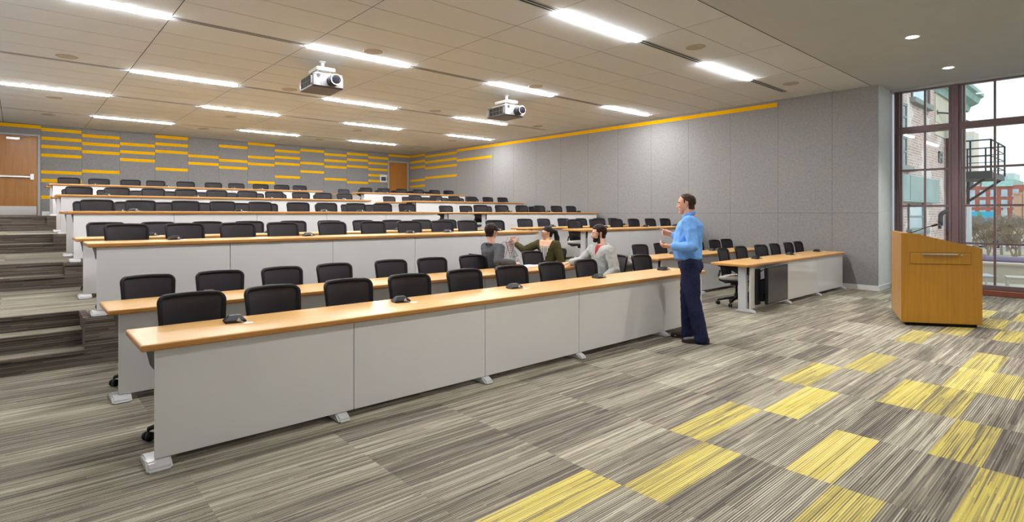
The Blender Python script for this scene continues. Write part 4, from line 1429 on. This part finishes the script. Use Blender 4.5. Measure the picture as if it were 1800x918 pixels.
M['car_w'] = flat('car_white', (0.48, 0.48, 0.49), 0.3); M['car_b'] = flat('car_blue', (0.10, 0.13, 0.28), 0.3); M['car_d'] = flat('car_dark', (0.06, 0.06, 0.07), 0.3)

GZ = -1.9
bm = B(); box(bm, (17.6, -120, GZ - .3), (88, 160, GZ))
prism(bm, [(88, GZ - .3), (420, GZ - .3), (420, .05), (97, .05), (88, GZ)], -120, 160, 'y'); struct('ground', bm, M['ground'])
bm = B(); box(bm, (70, -60, GZ), (87.5, 12, GZ + .02)); struct('car_park_ground', bm, M['asph'])
bm = B(); box(bm, (13.6, -12, -.35), (17.2, 4.55, -.12)); struct('terrace_floor', bm, M['capw'])
t = thing('parapet_wall', 'low cream rendered parapet wall outside the window', 'wall', (17.3, -3.5, -.12))
bm = B(); box(bm, (-.1, -8.5, -1.9), (.12, 8.0, .42)); obj('wall_body', bm, M['capw'], t)
bm = B(); box(bm, (-.14, -8.5, .42), (.16, 8.0, .47), 0, .01); obj('coping', bm, M['pale'], t)

# brick building next door
YFAC = 4.6
GB = -5.0
t = thing('brick_building', 'weathered red brick building with green cornice close outside the window', 'building', (22, YFAC, GB))
def loc(x, z): return x - 22, z - GB
bm = B(); box(bm, (-7.5, 0, 0), (7.06, 9, 11.5)); obj('wall', bm, M['brick'], t)
bm = B()
prism(bm, [(0, 10.75), (-.12, 10.75), (-.18, 10.95), (-.42, 11.05), (-.50, 11.25), (-.60, 11.3), (-.60, 11.45), (0, 11.45)], 2.1, 7.65, 'x'); box(bm, (7.06, -.1, 10.75), (7.5, 3, 11.45)); obj('cornice', bm, M['copper'], t)
bm = B(); box(bm, (2.1, -.05, 9.75), (7.06, .0, 10.78)); box(bm, (2.1, -.03, 9.3), (4.6, .0, 9.76)); obj('cream_band', bm, M['cream'], t)
def bwin(x0, x1, z0, z1, gl, sill=True, shut=None):
    x0, z0 = loc(x0, z0); x1, z1 = loc(x1, z1)
    bm = B(); box(bm, (x0, -.02, z0), (x1, .02, z1)); box(bm, (x0, -.05, z0), (x0 + .07, 0, z1)); box(bm, (x1 - .07, -.05, z0), (x1, 0, z1)); box(bm, (x0, -.045, (z0 + z1) / 2 - .03), (x1, 0, (z0 + z1) / 2 + .03)); box(bm, (x0, -.05, z1 - .07), (x1, 0, z1))
    f = obj('window', bm, M['stone'], t)
    bm = B(); box(bm, (x0 + .07, -.03, z0 + .02), (x1 - .07, -.02, z1 - .07)); obj('pane', bm, gl, f)
    if sill:
        bm = B(); box(bm, (x0 - .15, -.16, z0 - .16), (x1 + .35, .02, z0), 0, .01); obj('sill', bm, M['stone'], f)
    if shut:
        bm = B(); box(bm, (x1, -.07, z0), (x1 + .28, .0, z1 + .1), 0, .01); obj('shutter', bm, M['shut'], f)
bwin(21.0, 22.9, 5.16, 6.35, M['wglass'], True, True)
bwin(19.3, 20.35, 4.05, 4.85, M['dglass'], False)
bwin(19.3, 20.35, 2.95, 3.85, M['dglass'], True)
bwin(20.6, 22.35, 1.02, 1.80, M['wglass'], True, True)
bwin(24.7, 25.2, 3.35, 3.75, M['dglass'], False)
bm = B(); x0, z0 = loc(18.0, 1.92); x1, z1 = loc(23.75, 2.66); box(bm, (x0, -.22, z0), (x1, .0, z1), 0, .01); box(bm, (x0, -.24, z0 - .06), (x1 + .04, .0, z0), 0, .01)
for i in range(3): box(bm, (x0 + 1.9 * i, -.235, z0), (x0 + 1.9 * i + .04, 0, z1))
obj('sheet_cladding', bm, M['teal'], t)
bm = B()
x, z = loc(24.3, 5.05)
tube(bm, [(x, 0, z + .05), (x + .5, -.25, z + .05), (x + 1.4, -.5, z - .02), (x + 1.45, -.5, z - .12)], .03, 8)
lathe(bm, [(.05, -.08), (.16, -.14), (.42, -.30), (.40, -.33), (.02, -.16)], 20, (x + 1.45, -.5, z)); lathe(bm, [(.09, -.06), (.09, .06)], 12, (x, 0, z + .05), 'y')
l_ = thing('barn_lamp', 'dark barn lamp on a bracket on the brick wall outside', 'lamp', (22, YFAC, GB)); obj('lamp_arm_and_shade', bm, M['iron'], l_)
bm = B()
for xx in (25.75, 27.1):
    x, _z = loc(xx, 0); tube(bm, [(x, -.12, 3), (x, -.12, 9.3)], .09, 8)
obj('drain_pipe', bm, M['rusty'], t)
bm = B()
x, z = loc(24.75, .88)
tube(bm, [(x, -.26 - .20 * math.cos(a), z + .50 + .20 * math.sin(a)) for a in (-.5 + (PI + .6) * i / 14 for i in range(15))] + [(x, -.06, z + .2)], .075, 12)
lathe(bm, [(.1, -.01), (.1, .06)], 12, (x, -.07, z + .18), 'y')
v_ = thing('roof_vent_pipe', 'dark curved vent pipe against the brick wall outside', 'vent pipe', (22, YFAC, GB)); obj('bent_pipe', bm, M['iron'], v_, smooth=True)

# fire escape platform
t = thing('fire_escape', 'dark iron fire escape platform with railings on the brick corner', 'fire escape', (26.5, YFAC, 3.0))
bm = B(); box(bm, (0, -1.22, -.17), (3.3, -.01, .05)); box(bm, (-.04, -1.26, -.2), (.04, -.01, .08)); obj('platform', bm, M['iron'], t)
bm = B()
def rail_run(a, c):
    for z in (.26, .62, .92, 1.22): tube(bm, [V(a) + UP * z, V(c) + UP * z], .028 if z > 1.2 else .018, 6)
    for i in range(3):
        p = V(a).lerp(V(c), i / 2); tube(bm, [p, p + UP * 1.23], .03, 6)
rail_run((0, -.04, 0), (0, -1.22, 0)); rail_run((0, -1.22, 0), (3.3, -1.22, 0)); rail_run((3.3, -1.22, 0), (3.3, -.04, 0))
obj('railing', bm, M['iron'], t)
bm = B()
for x in (.05, 3.2):
    tube(bm, [(x, -.08, -1.0), (x, -1.1, -.15)], .05, 6); tube(bm, [(x, -.08, -1.1), (x, -.08, .1)], .06, 6)
obj('brace', bm, M['iron'], t)

# town beyond
def bld(name, label, x0, x1, y0, y1, z1, m, rows, colsn, wm, zs=None, roof=None, face=True):
    t = thing(name, label, 'building', (x0, y0, GZ), 0)
    h = z1 - GZ; L = y1 - y0
    bm = B(); box(bm, (0, 0, 0), (x1 - x0, L, h)); obj('wall', bm, m, t)
    z0w, z1w = zs or (1.0, h - 1.0)
    for r in range(rows):
        for c in range(colsn):
            z = z0w + (z1w - z0w) * (r + .15) / rows; zz = z0w + (z1w - z0w) * (r + .75) / rows
            ya = L * (c + .22) / colsn; yb = L * (c + .78) / colsn
            bm = B(); box(bm, (-.12, ya, z), (.02, yb, zz)); box(bm, (-.16, ya - .1, z - .18), (.02, yb + .1, z)); box(bm, (-.16, (ya + yb) / 2 - .07, z), (.0, (ya + yb) / 2 + .07, zz))
            obj('window', bm, wm, t)
    if roof:
        bm = B(); prism(bm, [(-.4, h - .2), (x1 - x0 + .4, h - .2), (x1 - x0 - .5, h + roof), (.5, h + roof)], L * .30, L * .62, 'y'); obj('roof', bm, M['copper'], t)
    return t
bld('hotel_building', 'red brick building with rows of pale windows beyond the trees', 142, 158, 10.5, 25, 7.0, M['redbrick'], 4, 9, M['wglass'], (.6, 8.6), 1.2)
bld('parking_garage', 'tan parking garage with dark open decks behind the trees', 122, 140, -14, 11.6, 5.2, M['tan'], 4, 1, M['dglass'], (.8, 6.7))
t = thing('brick_pier', 'tall tan brick pier at the corner of the parking garage', 'pier', (119, 12.0, GZ)); bm = B(); box(bm, (0, -.45, 0), (1.2, .45, 6.6), 0, .03); box(bm, (-.1, -.5, 6.5), (1.3, .5, 6.8)); obj('shaft', bm, M['tanb'], t)
bld('office_tower', 'pale green glass office tower above the red building', 236, 250, 24.5, 31.5, 14.5, M['faint'], 8, 1, M['wglass'], (1, 16))
bld('pale_apartment_block', 'pale tan apartment block left of the glass tower', 230, 245, 33, 47, 15.5, M['pale'], 7, 5, M['dglass'])
bld('slim_tower', 'slim tall pale tower rising behind the fire escape', 281, 292, 41, 45, 34, M['pale'], 9, 2, M['faint'])
bld('cream_house_block', 'cream block at the far right beyond the garage', 200, 214, 8, 14.5, 12.6, M['pale'], 2, 2, M['dglass'])
t = thing('mural_wall', 'bright blue painted mural wall beside the car park', 'mural', (97, 13.9, GZ))
bm = B(); box(bm, (0, -1.9, 0), (.3, 3.6, 3.7)); obj('wall_face', bm, M['blue'], t)
bm = B(); lathe(bm, [(.55, -.03), (.55, .0)], 16, (0, 1.0, 3.0), 'x'); obj('painted_disc', bm, M['mpurple'], t)
bm = B(); box(bm, (-.03, -.6, 2.4), (0, -.1, 3.6)); obj('painted_bar', bm, M['mgreen'], t)
for x, y, h, lab in ((51.3, 7.75, 4.6, 'white pole standing left among the bare trees'), (70.0, 7.9, 4.0, 'thin pale pole standing right beside the parked cars')):
    t = thing('lamp_post', lab, 'pole', (x, y, GZ)); bm = B(); tube(bm, [(0, 0, 0), (0, 0, h)], .16, 8, taper=[.18, .13]); lathe(bm, [(.4, 0), (.4, .3), (.25, .4)], 10); obj('shaft', bm, M['car_w'], t)
    bm = B(); box(bm, (-.2, -.3, h), (.2, .3, h + .15)); obj('lamp_head', bm, M['car_w'], t)

def car(x, y, m, lab, rz):
    t = thing('parked_car', lab, 'car', (x, y, GZ + .02), rz, 'cars in the car park')
    bm = B(); prism(bm, [(-2.1, .3), (2.1, .3), (2.15, .75), (1.5, .9), (.9, 1.4), (-1.1, 1.42), (-1.7, .95), (-2.15, .85)], -.85, .85, 'y'); bmesh.ops.bevel(bm, geom=list(bm.edges), offset=.08, segments=2, affect='EDGES'); obj('body', bm, m, t)
    bm = B(); prism(bm, [(1.3, .93), (.85, 1.34), (-1.05, 1.36), (-1.5, .97)], -.87, .87, 'y'); obj('windows', bm, M['dglass'], t)
    for sx_ in (-1.3, 1.3):
        for sy_ in (-.8, .8):
            bm = B(); lathe(bm, [(.32, -.1), (.32, .1)], 12, (sx_, sy_, .32), 'y'); obj('wheel', bm, M['car_d'], t)
CARS = [(74, 10.7, 'car_w'), (74, 8.1, 'car_d'), (84, 12.3, 'car_w'), (84, 9.7, 'car_b')]
cn = {'car_w': 'white', 'car_b': 'blue', 'car_d': 'dark'}
for i, (x, y, m) in enumerate(CARS):
    car(x, y, M[m], '%s car parked in the %s row outside, %s from the left' % (cn[m], 'near' if i < 2 else 'far', ORD[i % 2 + 1]), .1)

def tree(x, y, h, lab, seed):
    rnd = random.Random(seed)
    t = thing('bare_tree', lab, 'tree', (x, y, GZ), 0, 'bare trees by the car park')
    bm = B(); bt = B()
    def grow(p, d, L, r, lv):
        q = p + d * L
        tube(bm if lv < 2 else bt, [p, (p + q) / 2 + V((rnd.uniform(-.06, .06), rnd.uniform(-.06, .06), 0)) * L, q], r, 5, taper=[r, r * .85, r * .65])
        if lv >= 6: return
        for k in range(3):
            nd = (d + V((rnd.uniform(-.75, .75), rnd.uniform(-.75, .75), rnd.uniform(-.15, .5)))).normalized()
            grow(q, nd, L * rnd.uniform(.66, .86), max(.012, r * .58), lv + 1)
    grow(V((0, 0, 0)), V((0, 0, 1)), h * .30, .11, 0)
    obj('trunk', bm, M['twig'], t)
    tag(obj('twigs', bt, M['twig'], t), kind='stuff')
TR = [(54, 8.1, 2.5), (60, 8.5, 3.0), (54, 6.7, 2.5), (61, 7.1, 3.0), (54, 5.5, 2.6), (60, 5.9, 2.9), (48, 5.0, 2.0), (49, 6.4, 2.1), (66, 9.5, 3.2), (67, 7.4, 3.2)]
TR.sort(key=lambda q: -q[1] / q[0])
for i, (x, y, h) in enumerate(TR):
    tree(x, y, h, 'leafless tree outside by the car park, %s bare tree from the left' % ORD[i + 1], 30 + i)

# things on the terrace and beyond the parapet
t = thing('roof_duct', 'purple-grey metal duct lying beyond the parapet wall', 'duct', (19.2, 2.0, .22))
bm = B(); tube(bm, [(0, .75, 0), (0, -.6, 0)], .17, 14); lathe(bm, [(.21, -.04), (.21, .04)], 16, (0, .6, 0), 'y'); lathe(bm, [(.2, -.04), (.2, .04)], 16, (0, -.5, 0), 'y'); box(bm, (-.1, -.4, -.605), (.1, -.2, -.1)); box(bm, (-.1, .3, -.605), (.1, .5, -.1))
obj('pipe', bm, flat('duct_purple', (0.20, 0.15, 0.22), .4, .3), t)
bm = B(); box(bm, (-.9, -4, -1.88), (6, 3.2, -.39)); t2 = tag(obj('lower_roof', bm, M['pale'], loc=(18.4, 0, 0)), 'pale flat lower roof beyond the parapet wall', 'roof'); t2.location = (18.5, 0, 0)
t = thing('terrace_chair', 'white reclining patio chair outside below the parapet wall', 'chair', (15.3, 2.25, -.12), .4)
bm = B(); box(bm, (-.3, -.35, .28), (.3, .35, .32), 0, .01); obj('seat', bm, M['car_w'], t)
bm = B(); prism(bm, [(.33, .3), (.38, .3), (.66, .44), (.63, .47)], -.3, .3, 'x'); obj('backrest', bm, M['car_w'], t)
for sx_ in (-.27, .27):
    for sy_ in (-.3, .3):
        bm = B(); tube(bm, [(sx_, sy_, 0), (sx_, sy_, .3)], .02, 6); obj('leg', bm, M['steel'], t)
t = thing('terrace_table', 'low pale patio table outside in front of the parapet', 'table', (15.7, 1.5, -.12), .2)
bm = B(); box(bm, (-.22, -.28, .26), (.22, .28, .30), 0, .012); obj('table_top', bm, M['pale'], t)
for sx_ in (-.18, .18):
    for sy_ in (-.24, .24):
        bm = B(); tube(bm, [(sx_, sy_, 0), (sx_, sy_, .27)], .02, 6); obj('leg', bm, M['steel'], t)
